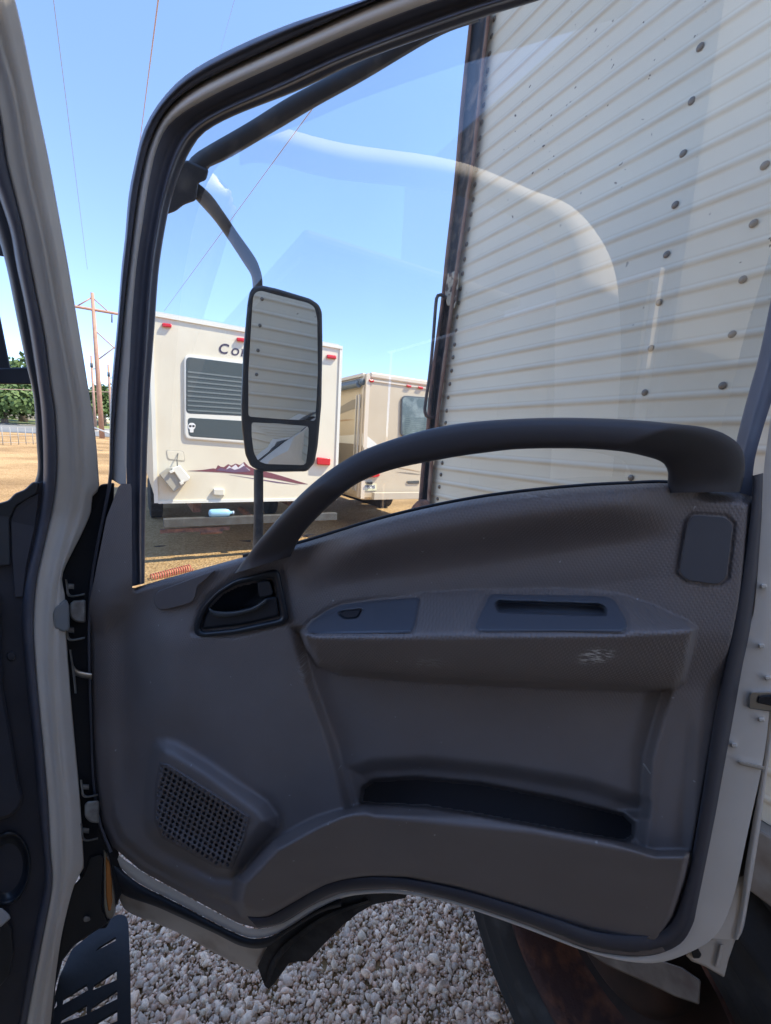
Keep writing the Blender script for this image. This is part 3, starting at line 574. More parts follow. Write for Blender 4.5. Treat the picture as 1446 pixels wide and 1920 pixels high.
plate('wheel_arch_flap', door, [(483, 1812), (496, 1848), (503, 1855), (515, 1844), (542, 1806), (560, 1803), (577, 1803), (606, 1772), (644, 1734), (672, 1712), (700, 1696), (760, 1684), (766, 1672), (700, 1670), (650, 1676), (603, 1694), (530, 1742), (507, 1762)], -.058, -.050, m_flap, dshell, bev=.002, r=1, px=.6)
ribbon('flap_rib', door, [(497, 1846), (510, 1800), (545, 1760), (610, 1715), (690, 1686)], [(504, 1850), (520, 1806), (553, 1768), (616, 1723), (694, 1692)], -.046, .004, m_flap, dshell, n=30, k=10)
# body closing the door between skin and trim (back of the door, outside)
bk = closed([(1440, 960), (1415, 1178), (1350, 1531), (1310, 1745), (1209, 1780), (974, 1715), (765, 1655), (644, 1660), (530, 1715), (485, 1725), (340, 1660), (215, 1580), (180, 1464), (172, 1200), (185, 1080), (240, 1118), (400, 1075), (560, 1035), (700, 995), (900, 950), (1100, 928), (1250, 922)], r=10)
build('outer_panel', [door(x, y, -.10) for x, y in bk], [tuple(range(len(bk)))], m_white, dshell, False)
n = len(bk); build('outer_panel_rim', [door(x, y, -.10) for x, y in bk]+[door(x, y, -.052) for x, y in bk], [(i, (i+1) % n, n+(i+1) % n, n+i) for i in range(n)], m_white, dshell)

m_arm = mat('arm_coating', (.06, .06, .068), .55, col2=(.22, .20, .18), ns=26, thr=(.52, .85))
# ---- mirror and its arms, carried by the door outside the glass
mout = plane_map(HP-DN*.09, DN)
ribbon('mirror_arm', mout, [(343, 322), (352, 303), (366, 288), (393, 271), (464, 230), (543, 181), (640, 130), (760, 60), (860, 10)], [(385, 325), (389, 317), (400, 310), (433, 295), (528, 239), (597, 198), (684, 150), (820, 70), (900, 40)], -.01, .016, m_arm, dshell, n=40)
plate('arm_bracket', mout, [(343, 303), (352, 300), (392, 318), (387, 338), (372, 343), (368, 376), (345, 384), (330, 396), (308, 404), (306, 360), (322, 330)], -.03, .012, m_arm, dshell, bev=.006, r=6, px=4)
def lower_arm(x, y, h=0.):                # leans outward away from the door
    return on_plane(x, y, HP-DN*(.11+.00042*max(0, 540-340)*min(max((y-340)/200, 0), 1))+DN*h, DN)
ribbon('mirror_arm', lower_arm, [(366, 338), (395, 364), (420, 398), (445, 435), (478, 482), (488, 505), (492, 522), (493, 545)], [(358, 364), (380, 388), (402, 413), (430, 452), (460, 498), (469, 512), (473, 525), (474, 545)], 0, .010, m_arm, dshell, n=40)
mpos = on_plane(530, 700, HP-DN*.2, DN)
tgt = D2*.92+D1*(-.80)+ZZ*1.72
r_ = tgt-mpos; r_ /= np.linalg.norm(r_); d_ = mpos-CAM; d_ /= np.linalg.norm(d_); mn = r_-d_; mn /= np.linalg.norm(mn)
mir = plane_map(mpos, mn)
mo = [(474, 538), (491, 535), (519, 541), (582, 560), (598, 571), (604, 585), (605, 639), (603, 757), (596, 836), (590, 868), (576, 884), (519, 885), (489, 884), (470, 874), (460, 852), (453, 797), (452, 757), (456, 658), (464, 569), (468, 548)]
mh = plate('mirror_housing', mir, mo, -.03, .012, m_black, dshell, bev=.008, r=6, px=5)
mg = closed([(480, 548), (489, 545), (519, 553), (578, 568), (590, 576), (595, 599), (596, 698), (592, 789), (529, 786), (466, 781), (466, 698), (473, 579), (475, 556)], r=6)
build('mirror_glass', [mir(x, y, .0135) for x, y in mg]+[mir(x, y, .006) for x, y in mg], [tuple(range(len(mg)))]+[(i, (i+1) % len(mg), len(mg)+(i+1) % len(mg), len(mg)+i) for i in range(len(mg))], m_mirror, mh, False)
# convex lower glass
cg = closed([(472, 792), (519, 794), (576, 799), (579, 803), (578, 836), (574, 868), (569, 872), (499, 870), (484, 864), (476, 848), (472, 817)], r=5); cc = cg.mean(0); V = []; Fc = []; n = len(cg)
for k in range(9):
    q = k/8
    for x, y in cg: V.append(mir(cc[0]+(x-cc[0])*(1-q*.98), cc[1]+(y-cc[1])*(1-q*.98), .0125+.003*(1-(1-q)**2)))
for k in range(8):
    for i in range(n): Fc.append((k*n+i, k*n+(i+1) % n, (k+1)*n+(i+1) % n, (k+1)*n+i))
Fc.append(tuple(range(8*n, 9*n))); build('convex_glass', V, Fc, m_mirror, mh)
ribbon('mirror_post', plane_map(mpos-np.array([0, 0, 0]), DN), [(494, 880), (494, 920), (494, 960), (494, 1000), (492, 1070)], [(476, 880), (476, 920), (476, 955), (475, 1000), (472, 1070)], -.0, .010, m_arm, dshell, n=24)

# ---- fixed body: front pillar, seals, kick trim
def pil(x, y, h=0.):
    P = None; ln = 0.
    for _ in range(12):
        P = on_plane(x, y, HP-D1*(h+ln), D1); ln = .30*max(0, P[2]-1.55)
    return P
p_in = [(-40, 60), (-20, 140), (0, 219), (12, 300), (28, 366), (44, 431), (57, 497), (70, 562), (85, 639), (94, 716), (103, 773), (107, 865), (101, 939), (86, 1009), (69, 1087), (63, 1160), (65, 1225), (75, 1343), (81, 1400), (89, 1495), (94, 1590), (98, 1657), (84, 1739), (65, 1834), (49, 1920), (35, 1990)]
p_cr = [(-30, -60), (0, 55), (9, 94), (31, 172), (53, 300), (66, 366), (88, 464), (103, 552), (122, 650), (142, 755), (147, 825), (150, 891), (146, 943), (128, 1010), (108, 1090), (100, 1160), (98, 1260), (108, 1400), (118, 1500), (122, 1590), (117, 1660), (100, 1760), (82, 1860), (70, 1940), (60, 2010)]
p_out = [(8, -70), (29, 0), (47, 78), (67, 180), (92, 300), (109, 392), (128, 497), (148, 617), (169, 747), (180, 825), (186, 904), (187, 918), (173, 932), (171, 960), (154, 1000), (117, 1077), (122, 1113), (124, 1180), (130, 1265), (133, 1306), (141, 1395), (150, 1495), (157, 1606), (157, 1630), (141, 1655), (119, 1739), (108, 1806), (100, 1874), (95, 1920), (84, 2000)]
C3 = lambda a, b, t: lerpc(a, b, t, 150)
# pair curves by row so that strips stay true
def by_rows(c, ys):
    c = resample(c, 400); return [(float(np.interp(y, c[:, 1], c[:, 0])), y) for y in ys]
ys = list(np.linspace(-50, 1980, 150))
pi_, pc_, po_ = by_rows(p_in, ys), by_rows(p_cr, ys), by_rows(p_out, ys)
def mixr(a, b, t): return [((1-t)*p[0]+t*q[0], p[1]) for p, q in zip(a, b)]
loft('front_pillar', pil, [mixr(pi_, pc_, -.03), pi_, mixr(pi_, pc_, .12), mixr(pi_, pc_, .2), mixr(pi_, pc_, .62), mixr(pi_, pc_, .82), pc_, mixr(pc_, po_, .18), mixr(pc_, po_, .45), mixr(pc_, po_, .55), mixr(pc_, po_, .92), po_, po_],
     [-.03, .004, .012, .008, .010, .016, -.002, .004, .006, .0, -.002, -.010, -.05], m_white, truck, n=150, sm=False)
# groove line and stains are in the relief; black seal beside it
s_in = [(-60, 60), (-45, 140), (-40, 219), (-28, 300), (-4, 366), (18, 431), (30, 497), (44, 562), (58, 639), (70, 716), (77, 773), (81, 865), (78, 930), (66, 1009), (48, 1087), (40, 1160), (44, 1225), (56, 1343), (62, 1400), (70, 1495), (80, 1590), (84, 1657), (66, 1739), (50, 1834), (36, 1920), (20, 1990)]
si_ = by_rows(s_in, ys)
loft('door_seal', pil, [mixr(si_, pi_, -.1), mixr(si_, pi_, .05), mixr(si_, pi_, .35), mixr(si_, pi_, .8), mixr(si_, pi_, 1.0), mixr(si_, pi_, 1.06)], [-.03, .0, .016, .018, .006, -.02], m_rub, truck, n=150, sm=False)
g_in = [(-90, 60), (-70, 219), (-50, 300), (-8, 420), (14, 500), (32, 590), (50, 680), (64, 745), (69, 820), (72, 880), (64, 912)]
g_o = [(-50, 60), (-40, 219), (-24, 300), (18, 420), (34, 500), (50, 590), (64, 680), (74, 745), (80, 820), (82, 880), (76, 930)]
yy = list(np.linspace(60, 915, 70)); gi_, go_ = by_rows(g_in, yy), by_rows(g_o, yy)
loft('pillar_trim', pil, [mixr(gi_, go_, -.1), gi_, mixr(gi_, go_, .5), go_], [-.045, -.02, -.008, -.01], mat('grey_trim', (.09, .1, .115), .5), truck, n=70, sm=False)
# front mirror bracket seen through the windscreen
brk = plane_map(HP+D1*.22, -D1)
plate('front_mirror_arm', brk, [(-60, 430), (-10, 441), (28, 449), (36, 486), (0, 480), (-60, 468)], -.02, .02, m_black, truck, r=3)
plate('front_mirror_arm', brk, [(-60, 688), (0, 690), (66, 688), (72, 721), (0, 720), (-60, 718)], -.02, .02, m_black, truck, r=3)
plate('front_mirror_arm', brk, [(-60, 400), (-6, 560), (8, 630), (22, 700), (-10, 704), (-60, 640)], -.015, .015, m_black, truck, r=3)
# dashboard side, kick trim
kick = plate('kick_panel', pil, [(-80, 960), (-10, 948), (20, 940), (42, 930), (62, 908), (84, 900), (96, 960), (80, 1009), (66, 1087), (60, 1160), (62, 1225), (74, 1343), (82, 1400), (90, 1495), (96, 1590), (94, 1657), (74, 1739), (58, 1834), (30, 1960), (-80, 1960)], -.10, -.006, m_dark, truck, bev=.004, r=3)
plate('pillar_foot_trim', pil, [(20, 975), (30, 950), (50, 935), (74, 925), (66, 990), (50, 1060), (43, 1120), (28, 1120), (22, 1040)], -.02, .001, mat('foot_trim', (.09, .09, .105), .5), kick, bev=.002, r=3, px=1.5)
plate('dash_top', pil, [(-80, 948), (-10, 946), (16, 938), (28, 925), (46, 918), (62, 903), (74, 905), (70, 925), (30, 948), (18, 975), (20, 1060), (-80, 1070)], -.03, .006, mat('dash_top_plastic', (.075, .078, .085), .55), truck, bev=.004, r=5)
plate('screw_cap', pil, [(14, 1224), (21, 1220), (28, 1224), (30, 1232), (26, 1239), (17, 1239), (13, 1232)], -.01, .0, m_steel if False else mat('cap_grey', (.07, .075, .09), .4), kick, r=3, px=1.5)
plate('glove_box', pil, [(-80, 1100), (0, 1110), (6, 1290), (22, 1380), (36, 1470), (45, 1492), (38, 1515), (20, 1532), (-80, 1560)], -.02, .03, m_dark, truck, bev=.01, r=8, px=6)
th = np.linspace(0, 2*math.pi, 60)
V = []; 
for k, (s, h) in enumerate(((1.0, -.004), (.97, .008), (.9, .008), (.87, -.002), (.5, -.008), (.05, -.008))):
    for t in th[:-1]: V.append(pil(14+44*s*math.cos(t)+4*math.sin(t), 1628-70*s*math.sin(t), h))
Fc = [(k*59+i, k*59+(i+1) % 59, (k+1)*59+(i+1) % 59, (k+1)*59+i) for k in range(5) for i in range(59)]
build('floor_speaker', V, Fc, m_navy, kick)
plate('wiring_plug', pil, [(-30, 1860), (0, 1740), (14, 1725), (22, 1740), (26, 1790), (18, 1830), (0, 1850)], -.02, .02, m_black, truck, r=6)
plate('white_clip', pil, [(-20, 1706), (4, 1702), (18, 1715), (20, 1722), (2, 1738), (-20, 1736)], -.0, .026, mat('clip_white', (.6, .6, .6), .5), truck, r=2)
# gap behind the door: hinges on dark steel
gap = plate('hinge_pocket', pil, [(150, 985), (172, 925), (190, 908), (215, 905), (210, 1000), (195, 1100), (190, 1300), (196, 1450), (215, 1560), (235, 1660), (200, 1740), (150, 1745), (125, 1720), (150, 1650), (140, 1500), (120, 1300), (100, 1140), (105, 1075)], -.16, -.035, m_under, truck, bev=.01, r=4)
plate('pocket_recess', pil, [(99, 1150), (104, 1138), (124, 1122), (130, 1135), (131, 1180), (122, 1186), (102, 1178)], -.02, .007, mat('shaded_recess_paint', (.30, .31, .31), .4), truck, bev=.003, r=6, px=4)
def hinge(y0, y1, xl, xr, lab):
    w = xr-xl
    h = plate('door_hinge', pil, [(xl+6, y0+46), (xl+12, y0+40), (xr+6, y0+38), (xr+6, y0+82), (xl+16, y0+80), (xl+6, y0+70)], -.03, -.004, m_steel, truck, bev=.005, r=6, px=3)
    h['label'] = lab
    for a, b in ((y0, y0+38), (y0+82, y0+120)):
        ribbon('hinge_ear', pil, [(xl-3, a), (xl-1, a+16), (xl+1, a+30), (xl+10, a+34), (xr+4, a+30)], [(xl+1, a), (xl+3, a+14), (xl+5, a+26), (xl+12, a+30), (xr+4, a+26)], -.012, .012, m_steel, h, n=20, k=8)
        ribbon('hinge_bolt', pil, [(xl+3, a+8), (xl+14, a+9)], [(xl+3, a+18), (xl+14, a+19)], -.012, .007, m_steel, h, n=4, k=6)
hinge(1086, 1206, 125, 155, 'upper door hinge of painted steel with two bolts')
hinge(1462, 1582, 153, 180, 'lower door hinge of painted steel with two bolts')
ribbon('door_check', pil, [(134, 1240), (146, 1256), (172, 1262)], [(136, 1264), (150, 1270), (172, 1274)], -.015, .006, m_zinc, truck, n=14, k=8)
ribbon('check_bracket', pil, [(130, 1218), (133, 1240), (136, 1262), (140, 1300)], [(134, 1218), (137, 1240), (141, 1262), (144, 1300)], -.01, .012, m_steel, truck, n=14, k=8)
# amber marker behind the step and body corner
lamp = plate('corner_lamp', pil, [(193, 1590), (204, 1600), (212, 1640), (217, 1680), (217, 1716), (208, 1724), (198, 1722), (193, 1700)], -.08, -.032, m_zinc, truck, bev=.006, r=6, px=3)
plate('amber_lens', pil, [(198, 1604), (206, 1616), (210, 1650), (211, 1690), (208, 1708), (203, 1708), (199, 1680)], -.04, -.027, m_amber, lamp, bev=.003, r=4, px=2)
# step well and slotted tread
plate('step_well', pil, [(157, 1640), (168, 1606), (188, 1600), (196, 1610), (192, 1660), (192, 1705), (205, 1730), (176, 1748), (140, 1772), (118, 1800), (104, 1850), (98, 1960), (86, 1960), (96, 1880), (114, 1750), (138, 1660)], -.12, -.028, m_rubd, truck, bev=.006, r=4)
plate('step_screw', pil, [(155, 1722), (160, 1717), (168, 1718), (171, 1723), (167, 1728), (158, 1729)], -.03, -.024, m_zinc if False else m_steel, truck, r=3, px=1.5)
def tread():
    z = .50
    outer = [(205, 1722), (222, 1714), (236, 1716), (241, 1730), (244, 1800), (246, 1920), (247, 2010), (60, 2010), (100, 1880), (112, 1830), (135, 1780), (178, 1745)]
    slots = [[(179, 1785), (186, 1778), (217, 1761), (218, 1767)], [(173, 1858), (176, 1849), (219, 1823), (219, 1835)], [(117, 1885), (119, 1874), (163, 1850), (166, 1860)], [(169, 1899), (172, 1890), (220, 1861), (220, 1871)],
             [(111, 1921), (116, 1912), (163, 1888), (163, 1900)], [(168, 1938), (172, 1924), (220, 1899), (220, 1912)], [(99, 1896), (106, 1878), (107, 1889)], [(108, 1960), (112, 1950), (162, 1926), (162, 1940)], [(164, 1980), (168, 1966), (221, 1940), (221, 1955)]]
    bm = bmesh.new(); ed = []
    for lp in [outer]+slots:
        
        if lp is not outer:
            q_ = np.array(lp, float); c_ = q_.mean(0); q_[:, 1] = c_[1]+(q_[:, 1]-c_[1])*1.12+0; q_[:, 1] += np.where(q_[:, 1] > np.interp(q_[:, 0], [q_[:, 0].min(), q_[:, 0].max()], [q_[q_[:, 0].argmin(), 1], q_[q_[:, 0].argmax(), 1]]), 3, -3); lp = [tuple(v) for v in q_]
        P = closed(lp, r=1 if len(lp) < 8 else 8); vs = [bm.verts.new(Vector(on_z(x, y, z))) for x, y in P]
        ed += [bm.edges.new((vs[i], vs[(i+1) % len(vs)])) for i in range(len(vs))]
    bmesh.ops.triangle_fill(bm, edges=ed, use_beauty=True)
    r = bmesh.ops.extrude_face_region(bm, geom=list(bm.faces)); 
    for v in [g for g in r['geom'] if isinstance(g, bmesh.types.BMVert)]: v.co.z -= .006
    bmesh.ops.recalc_face_normals(bm, faces=bm.faces)
    V = [v.co[:] for v in bm.verts]; bm.verts.index_update(); Fc = [tuple(v.index for v in f.verts) for f in bm.faces]; bm.free()
    t = build('step_tread', V, Fc, mat('step_plastic', (.022, .022, .025), .75, bump=(60, .3, .003)), truck, False)
    t['label'] = 'black slotted entry step with gravel showing through its slots'
tread()
# cab shell behind and above the seat (mirrored faintly in the door glass)
def cabp(s, l, z): return D1*s+D2*l+ZZ*z
lat0 = float(HP@D2)
sh = MB()
rfm = MB(); rfm.box(cabp(-.12, lat0-1.5, 2.345), D1*.50, D2*1.0, ZZ*.022, bev=.015); rfm.build('roof', m_dark, truck)
sh.box(cabp(-.98, lat0-1.1, 1.6), D1*.03, D2*1.0, ZZ*.85)                     # rear wall
cabo = sh.build('cab_shell', m_white, truck)
il = MB(); il.box(cabp(-.05, lat0-2.1, 1.45), D1*.85, D2*.03, ZZ*.95, bev=.02)
il.box(cabp(-.93, lat0-1.1, 1.6), D1*.015, D2*.98, ZZ*.8); il.box(cabp(-.12, lat0-1.54, 2.305), D1*.48, D2*.96, ZZ*.012)
il.build('cab_lining', mat('cab_lining_grey', (.10, .095, .09), .8), truck)
cb = MB(); cb.box(cabp(-2.95, lat0-1.12, 2.3), D1*1.95, D2*1.08, ZZ*1.4, bev=.03); cb.build('unseen_cargo_block', mat('cargo_block_grey', (.30, .29, .28), .7, col2=(.25, .24, .23), ns=2), truck)  # unseen body behind the cab, added to block sky mirrored in the glass
il = MB(); il.box(cabp(.86, lat0-1.3, .95), D1*.14, D2*.75, ZZ*.35, bev=.05); il.build('dashboard', m_dark, truck)
oo = [(.695, 2.278), (.68, 2.285), (.60, 2.30), (.47, 2.32), (.17, 2.39), (-.10, 2.41), (-.26, 2.42), (-.40, 2.38), (-.50, 2.31), (-.56, 2.2), (-.62, 1.99), (-.66, 1.6), (-.68, 1.2), (-.66, .7)]
oi = [(.68, 2.242), (.67, 2.25), (.60, 2.268), (.47, 2.285), (.16, 2.355), (-.10, 2.37), (-.21, 2.36), (-.29, 2.31), (-.34, 2.22), (-.37, 2.1), (-.41, 1.9), (-.44, 1.6), (-.46, 1.2), (-.44, .7)]
ringm = lambda x, y, h=0.: cabp(x, lat0+h, y)
_re = resample
loft('door_opening', ringm, [lerpc(oo, oi, -.1), oo, lerpc(oo, oi, .5), oi, lerpc(oo, oi, 1.02), lerpc(oo, oi, 1.3)], [-.03, .0, .003, .0, -.03, -.05], mat('body_paint_matt', (.86, .80, .70), .7), truck)
st = MB(); st.box(cabp(-.45, lat0-.55, 1.0), D1*.26, D2*.25, ZZ*.09, bev=.05); st.box(cabp(-.72, lat0-.55, 1.42), D1*.07, D2*.25, ZZ*.38, bev=.05)
st.box(cabp(-.74, lat0-.55, 1.9), D1*.05, D2*.13, ZZ*.1, bev=.04)
st.build('seat', mat('seat_cloth', (.07, .07, .075), .9), truck, True)
fl = MB(); fl.box(cabp(-.2, lat0-1.2, .62), D1*.8, D2*.85, ZZ*.24); fl.build('cab_floor', mat('floor_mat', (.05, .048, .045), .9), truck)

# ------------------------------------------------------------------ box trailer alongside
WL = .92
def wp(s, z, o=0.): return D1*s+D2*(WL-o)+ZZ*z      # o: proud of the wall towards the camera
box = plane_map(D2*WL, -D2)
Pc = on_plane(846, 600, D2*WL, D2); s_c = float(Pc@D1)
TOPZ, BOTZ = 3.80, 1.09; LEN = 9.5
trailer = thing('box_trailer', tuple(wp(s_c-4, 0)), 'white corrugated box trailer with rusty corner post parked beside the open door', 'trailer')
m_corr = bpy.data.materials.new('trailer_sheet'); m_corr.use_nodes = True
def corr_mat(m):
    n = m.node_tree; L = n.links; b = n.nodes['Principled BSDF']; b.inputs['Roughness'].default_value = .42
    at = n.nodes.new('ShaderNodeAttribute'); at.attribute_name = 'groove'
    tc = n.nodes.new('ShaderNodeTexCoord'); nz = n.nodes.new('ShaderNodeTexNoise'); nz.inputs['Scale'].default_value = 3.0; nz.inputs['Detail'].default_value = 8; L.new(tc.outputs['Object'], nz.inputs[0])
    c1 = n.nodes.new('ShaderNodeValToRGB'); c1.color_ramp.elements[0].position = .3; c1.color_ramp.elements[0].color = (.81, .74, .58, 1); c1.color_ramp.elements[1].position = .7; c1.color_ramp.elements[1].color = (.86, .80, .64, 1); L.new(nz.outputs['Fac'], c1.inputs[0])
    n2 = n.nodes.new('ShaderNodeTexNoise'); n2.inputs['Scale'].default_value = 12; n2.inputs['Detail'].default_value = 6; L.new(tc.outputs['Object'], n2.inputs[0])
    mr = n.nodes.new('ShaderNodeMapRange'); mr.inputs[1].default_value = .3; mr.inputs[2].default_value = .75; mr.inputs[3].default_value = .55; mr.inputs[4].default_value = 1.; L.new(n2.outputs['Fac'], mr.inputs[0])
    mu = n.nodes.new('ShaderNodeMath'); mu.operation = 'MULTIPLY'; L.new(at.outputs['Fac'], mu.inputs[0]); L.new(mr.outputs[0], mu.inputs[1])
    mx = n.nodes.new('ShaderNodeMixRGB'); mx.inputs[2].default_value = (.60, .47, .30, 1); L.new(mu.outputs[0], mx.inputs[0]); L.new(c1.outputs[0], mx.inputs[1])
    # rust specks
    vo = n.nodes.new('ShaderNodeTexNoise'); vo.inputs['Scale'].default_value = 62; vo.inputs['Detail'].default_value = 2; L.new(tc.outputs['Object'], vo.inputs[0])
    c3 = n.nodes.new('ShaderNodeValToRGB'); c3.color_ramp.elements[0].position = .715; c3.color_ramp.elements[1].position = .735; L.new(vo.outputs['Fac'], c3.inputs[0])
    n4 = n.nodes.new('ShaderNodeTexNoise'); n4.inputs['Scale'].default_value = 2.2; L.new(tc.outputs['Object'], n4.inputs[0])
    c4 = n.nodes.new('ShaderNodeValToRGB'); c4.color_ramp.elements[0].position = .45; c4.color_ramp.elements[1].position = .6; L.new(n4.outputs['Fac'], c4.inputs[0])
    m2 = n.nodes.new('ShaderNodeMath'); m2.operation = 'MULTIPLY'; L.new(c3.outputs[0], m2.inputs[0]); L.new(c4.outputs[0], m2.inputs[1])
    x2 = n.nodes.new('ShaderNodeMixRGB'); x2.inputs[2].default_value = (.10, .06, .035, 1); L.new(m2.outputs[0], x2.inputs[0]); L.new(mx.outputs[0], x2.inputs[1]); L.new(x2.outputs[0], b.inputs['Base Color'])
    bp = n.nodes.new('ShaderNodeBump'); bp.inputs['Strength'].default_value = .04; bp.inputs['Distance'].default_value = .01; n6 = n.nodes.new('ShaderNodeTexNoise'); n6.inputs['Scale'].default_value = 5; L.new(tc.outputs['Object'], n6.inputs[0]); L.new(n6.outputs['Fac'], bp.inputs['Height']); L.new(bp.outputs[0], b.inputs['Normal'])
corr_mat(m_corr)
# rib pitch from the photo rows at the corner
PITCH = .0492; zs = []; hh = []; gg = []
z = BOTZ; zref = float(on_plane(870, 790, D2*WL, D2)[2])
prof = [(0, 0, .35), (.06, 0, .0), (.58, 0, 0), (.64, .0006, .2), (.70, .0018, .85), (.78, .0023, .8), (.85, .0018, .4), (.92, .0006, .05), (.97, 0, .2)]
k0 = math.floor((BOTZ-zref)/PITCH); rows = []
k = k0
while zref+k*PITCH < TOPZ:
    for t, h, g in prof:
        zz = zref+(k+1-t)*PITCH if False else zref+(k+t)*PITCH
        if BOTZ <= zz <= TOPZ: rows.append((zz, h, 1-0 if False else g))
    k += 1
# tan tone sits on the underside of each rib, so flip order
ncol = 40; V = []; G = []
cf_ = [(921, 20), (919, 38), (907, 142), (893, 285), (879, 380), (864, 480), (851, 571), (838, 675), (826, 766), (822, 803), (813, 871), (807, 949), (803, 1000)]
_pf = [on_plane(x, y, D2*WL, D2) for x, y in cf_]; _zf = np.array([p[2] for p in _pf])[::-1]; _sf = np.array([p@D1 for p in _pf])[::-1]
_k = np.polyfit(_zf, _sf, 1); s_edge = lambda z: _k[0]*z+_k[1]
for i in range(ncol):
    q = (i/(ncol-1))**1.3
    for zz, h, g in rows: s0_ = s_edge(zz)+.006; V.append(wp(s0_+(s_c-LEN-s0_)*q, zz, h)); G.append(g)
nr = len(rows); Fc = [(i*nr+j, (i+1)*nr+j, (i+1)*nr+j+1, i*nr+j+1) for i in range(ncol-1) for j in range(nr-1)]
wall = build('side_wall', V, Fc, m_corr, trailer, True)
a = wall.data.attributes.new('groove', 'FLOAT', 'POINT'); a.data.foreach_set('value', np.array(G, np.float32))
b = MB(); Wd = 2.45
b.box(wp(s_c-LEN/2-.06, (TOPZ+BOTZ)/2, -Wd/2-.02), D1*(LEN/2-.03), D2*(Wd/2), ZZ*((TOPZ-BOTZ)/2-.002))
b.build('box_body', mat('trailer_paint', (.6, .6, .56), .5), trailer)
b = MB(); b.box(wp(s_c-LEN/2, BOTZ-.06, -.005), D1*(LEN/2), D2*.03, ZZ*.06, bev=.005)
b.build('bottom_rail', mat('rail_paint', (.4, .38, .34), .5, col2=(.2, .15, .11), ns=10), trailer)
# corner post: rusty outer angle, dark channel, tan lip
cl = [(882, 20), (879, 47), (864, 190), (852, 332), (835, 480), (828, 553), (817, 636), (804, 740), (799, 805), (791, 865), (785, 936), (779, 1000)]
cd_ = [(889, 20), (885, 47), (872, 190), (859, 332), (842, 480), (834, 560), (823, 640), (811, 740), (806, 805), (798, 865), (792, 936), (786, 1000)]
cf_ = [(921, 20), (919, 38), (907, 142), (893, 285), (879, 380), (864, 480), (851, 571), (838, 675), (826, 766), (822, 803), (813, 871), (807, 949), (803, 1000)]
ce_ = [(x-7, y) for x, y in cf_]
post = loft('corner_post', box, [cl, cl, cd_, lerpc(cl, cd_, 1.01)], [-.08, .012, .014, .0], m_rust, trailer, n=60)
loft('post_channel', box, [cd_, lerpc(cd_, ce_, .1), lerpc(cd_, ce_, .85), ce_], [.012, -.004, -.006, .012], mat('channel_paint', (.045, .045, .05), .45, col2=(.22, .17, .14), ns=22, thr=(.52, .66), bump=(40, .3, .004)), post, n=60)
loft('post_lip', box, [lerpc(cd_, ce_, .97), ce_, cf_, cf_], [.0, .016, .017, -.002], mat('lip_rust', (.30, .2, .14), .7, col2=(.2, .09, .05), ns=25, bump=(60, .4, .003)), post, n=60)
# upper/lower extension of the post as plain prism
for z0_, z1_ in ((2.97, TOPZ), (BOTZ, 1.44)):
    b = MB(); zc_ = (z0_+z1_)/2; b.box(wp(s_edge(zc_)+.05, zc_, -.05), D1*.045, D2*.06, ZZ*(z1_-z0_)/2); b.build('post_extension', m_rust, post)
plate('post_plate', box, [(840, 512), (862, 506), (858, 560), (852, 580), (838, 572), (834, 545)], .0, .016, mat('chipped_paint', (.42, .37, .28), .7, col2=(.08, .05, .04), ns=40, thr=(.52, .58)), post, r=3, px=1.5)
plate('post_foot', box, [(762, 985), (772, 950), (785, 937), (800, 936), (808, 945), (806, 990), (780, 1010)], -.02, .02, m_rust, post, r=6)
# grab handle rod
gh = [box(838, 560, .012), box(828, 553, .03), box(820, 556, .045), box(817, 575, .05), box(812, 640, .052), box(806, 700, .052), box(798, 755, .052), box(797, 772, .05), box(802, 782, .04), box(814, 782, .012)]
mbh = MB(); mbh.tube(resample([tuple(p) for p in gh], 40), .0055, 10); mbh.build('grab_handle', mat('handle_steel', (.07, .07, .08), .5, col2=(.15, .1, .08), ns=30), trailer, True)
# rivets
def rivet_mesh(r, h):
    V = []; Fc = []; n = 10
    for q in range(4):
        a = q/3*math.pi/2
        for k in range(n): t = 2*math.pi*k/n; V.append(D1*(r*math.cos(a)*math.cos(t))+ZZ*(r*math.cos(a)*math.sin(t))-D2*(h*math.sin(a)))
    for q in range(3):
        for k in range(n): Fc.append((q*n+k, q*n+(k+1) % n, (q+1)*n+(k+1) % n, (q+1)*n+k))
    return V, Fc
m_riv = mat('rivet_metal', (.20, .20, .19), .5, metal=.3, col2=(.2, .15, .1), ns=60)
V, Fc = rivet_mesh(.0070, .0032); r1 = build('rivet', V, Fc, m_riv, None)
COL.objects.unlink(r1)
ra = resample([(927, 35), (922, 70), (911, 160), (897, 290), (884, 400), (872, 480), (861, 565), (851, 660), (841, 740), (836, 790), (829, 870), (822, 925), (818, 955)], 200)
Pa = [on_plane(x, y, D2*WL, D2) for x, y in ra]; za = np.array([p[2] for p in Pa]); sa = np.array([p@D1 for p in Pa])
tl = np.array(trailer.location)
def put_rivet(P, sc=1.):
    o = r1.copy(); COL.objects.link(o); o.parent = trailer; o.location = Vector(P-tl); o.scale = (sc, 1 if False else sc, sc)
zr = []; y = 0
rows_y = [35, 68, 101, 133, 165, 197, 229, 259, 290, 318, 346, 374, 402, 430, 458, 486, 513, 541, 568, 594, 620, 646, 670, 695, 720, 745, 770, 793, 822, 846, 868, 890, 913, 935, 958]
for yv in rows_y:
    x = float(np.interp(yv, ra[:, 1], ra[:, 0])); put_rivet(on_plane(x, yv, D2*(WL-.0015), D2))
for x, y in [(1333, -25), (1313, 88), (1297, 189), (1281, 288), (1266, 384), (1250, 477), (1236, 567), (1221, 653), (1209, 736), (1183, 896), (1196, 818), (1434, 310), (1413, 419), (1393, 524), (1373, 627), (1355, 723), (1339, 815), (1456, 195)]:
    put_rivet(on_plane(x, y, D2*(WL-.0015), D2), 1.0)
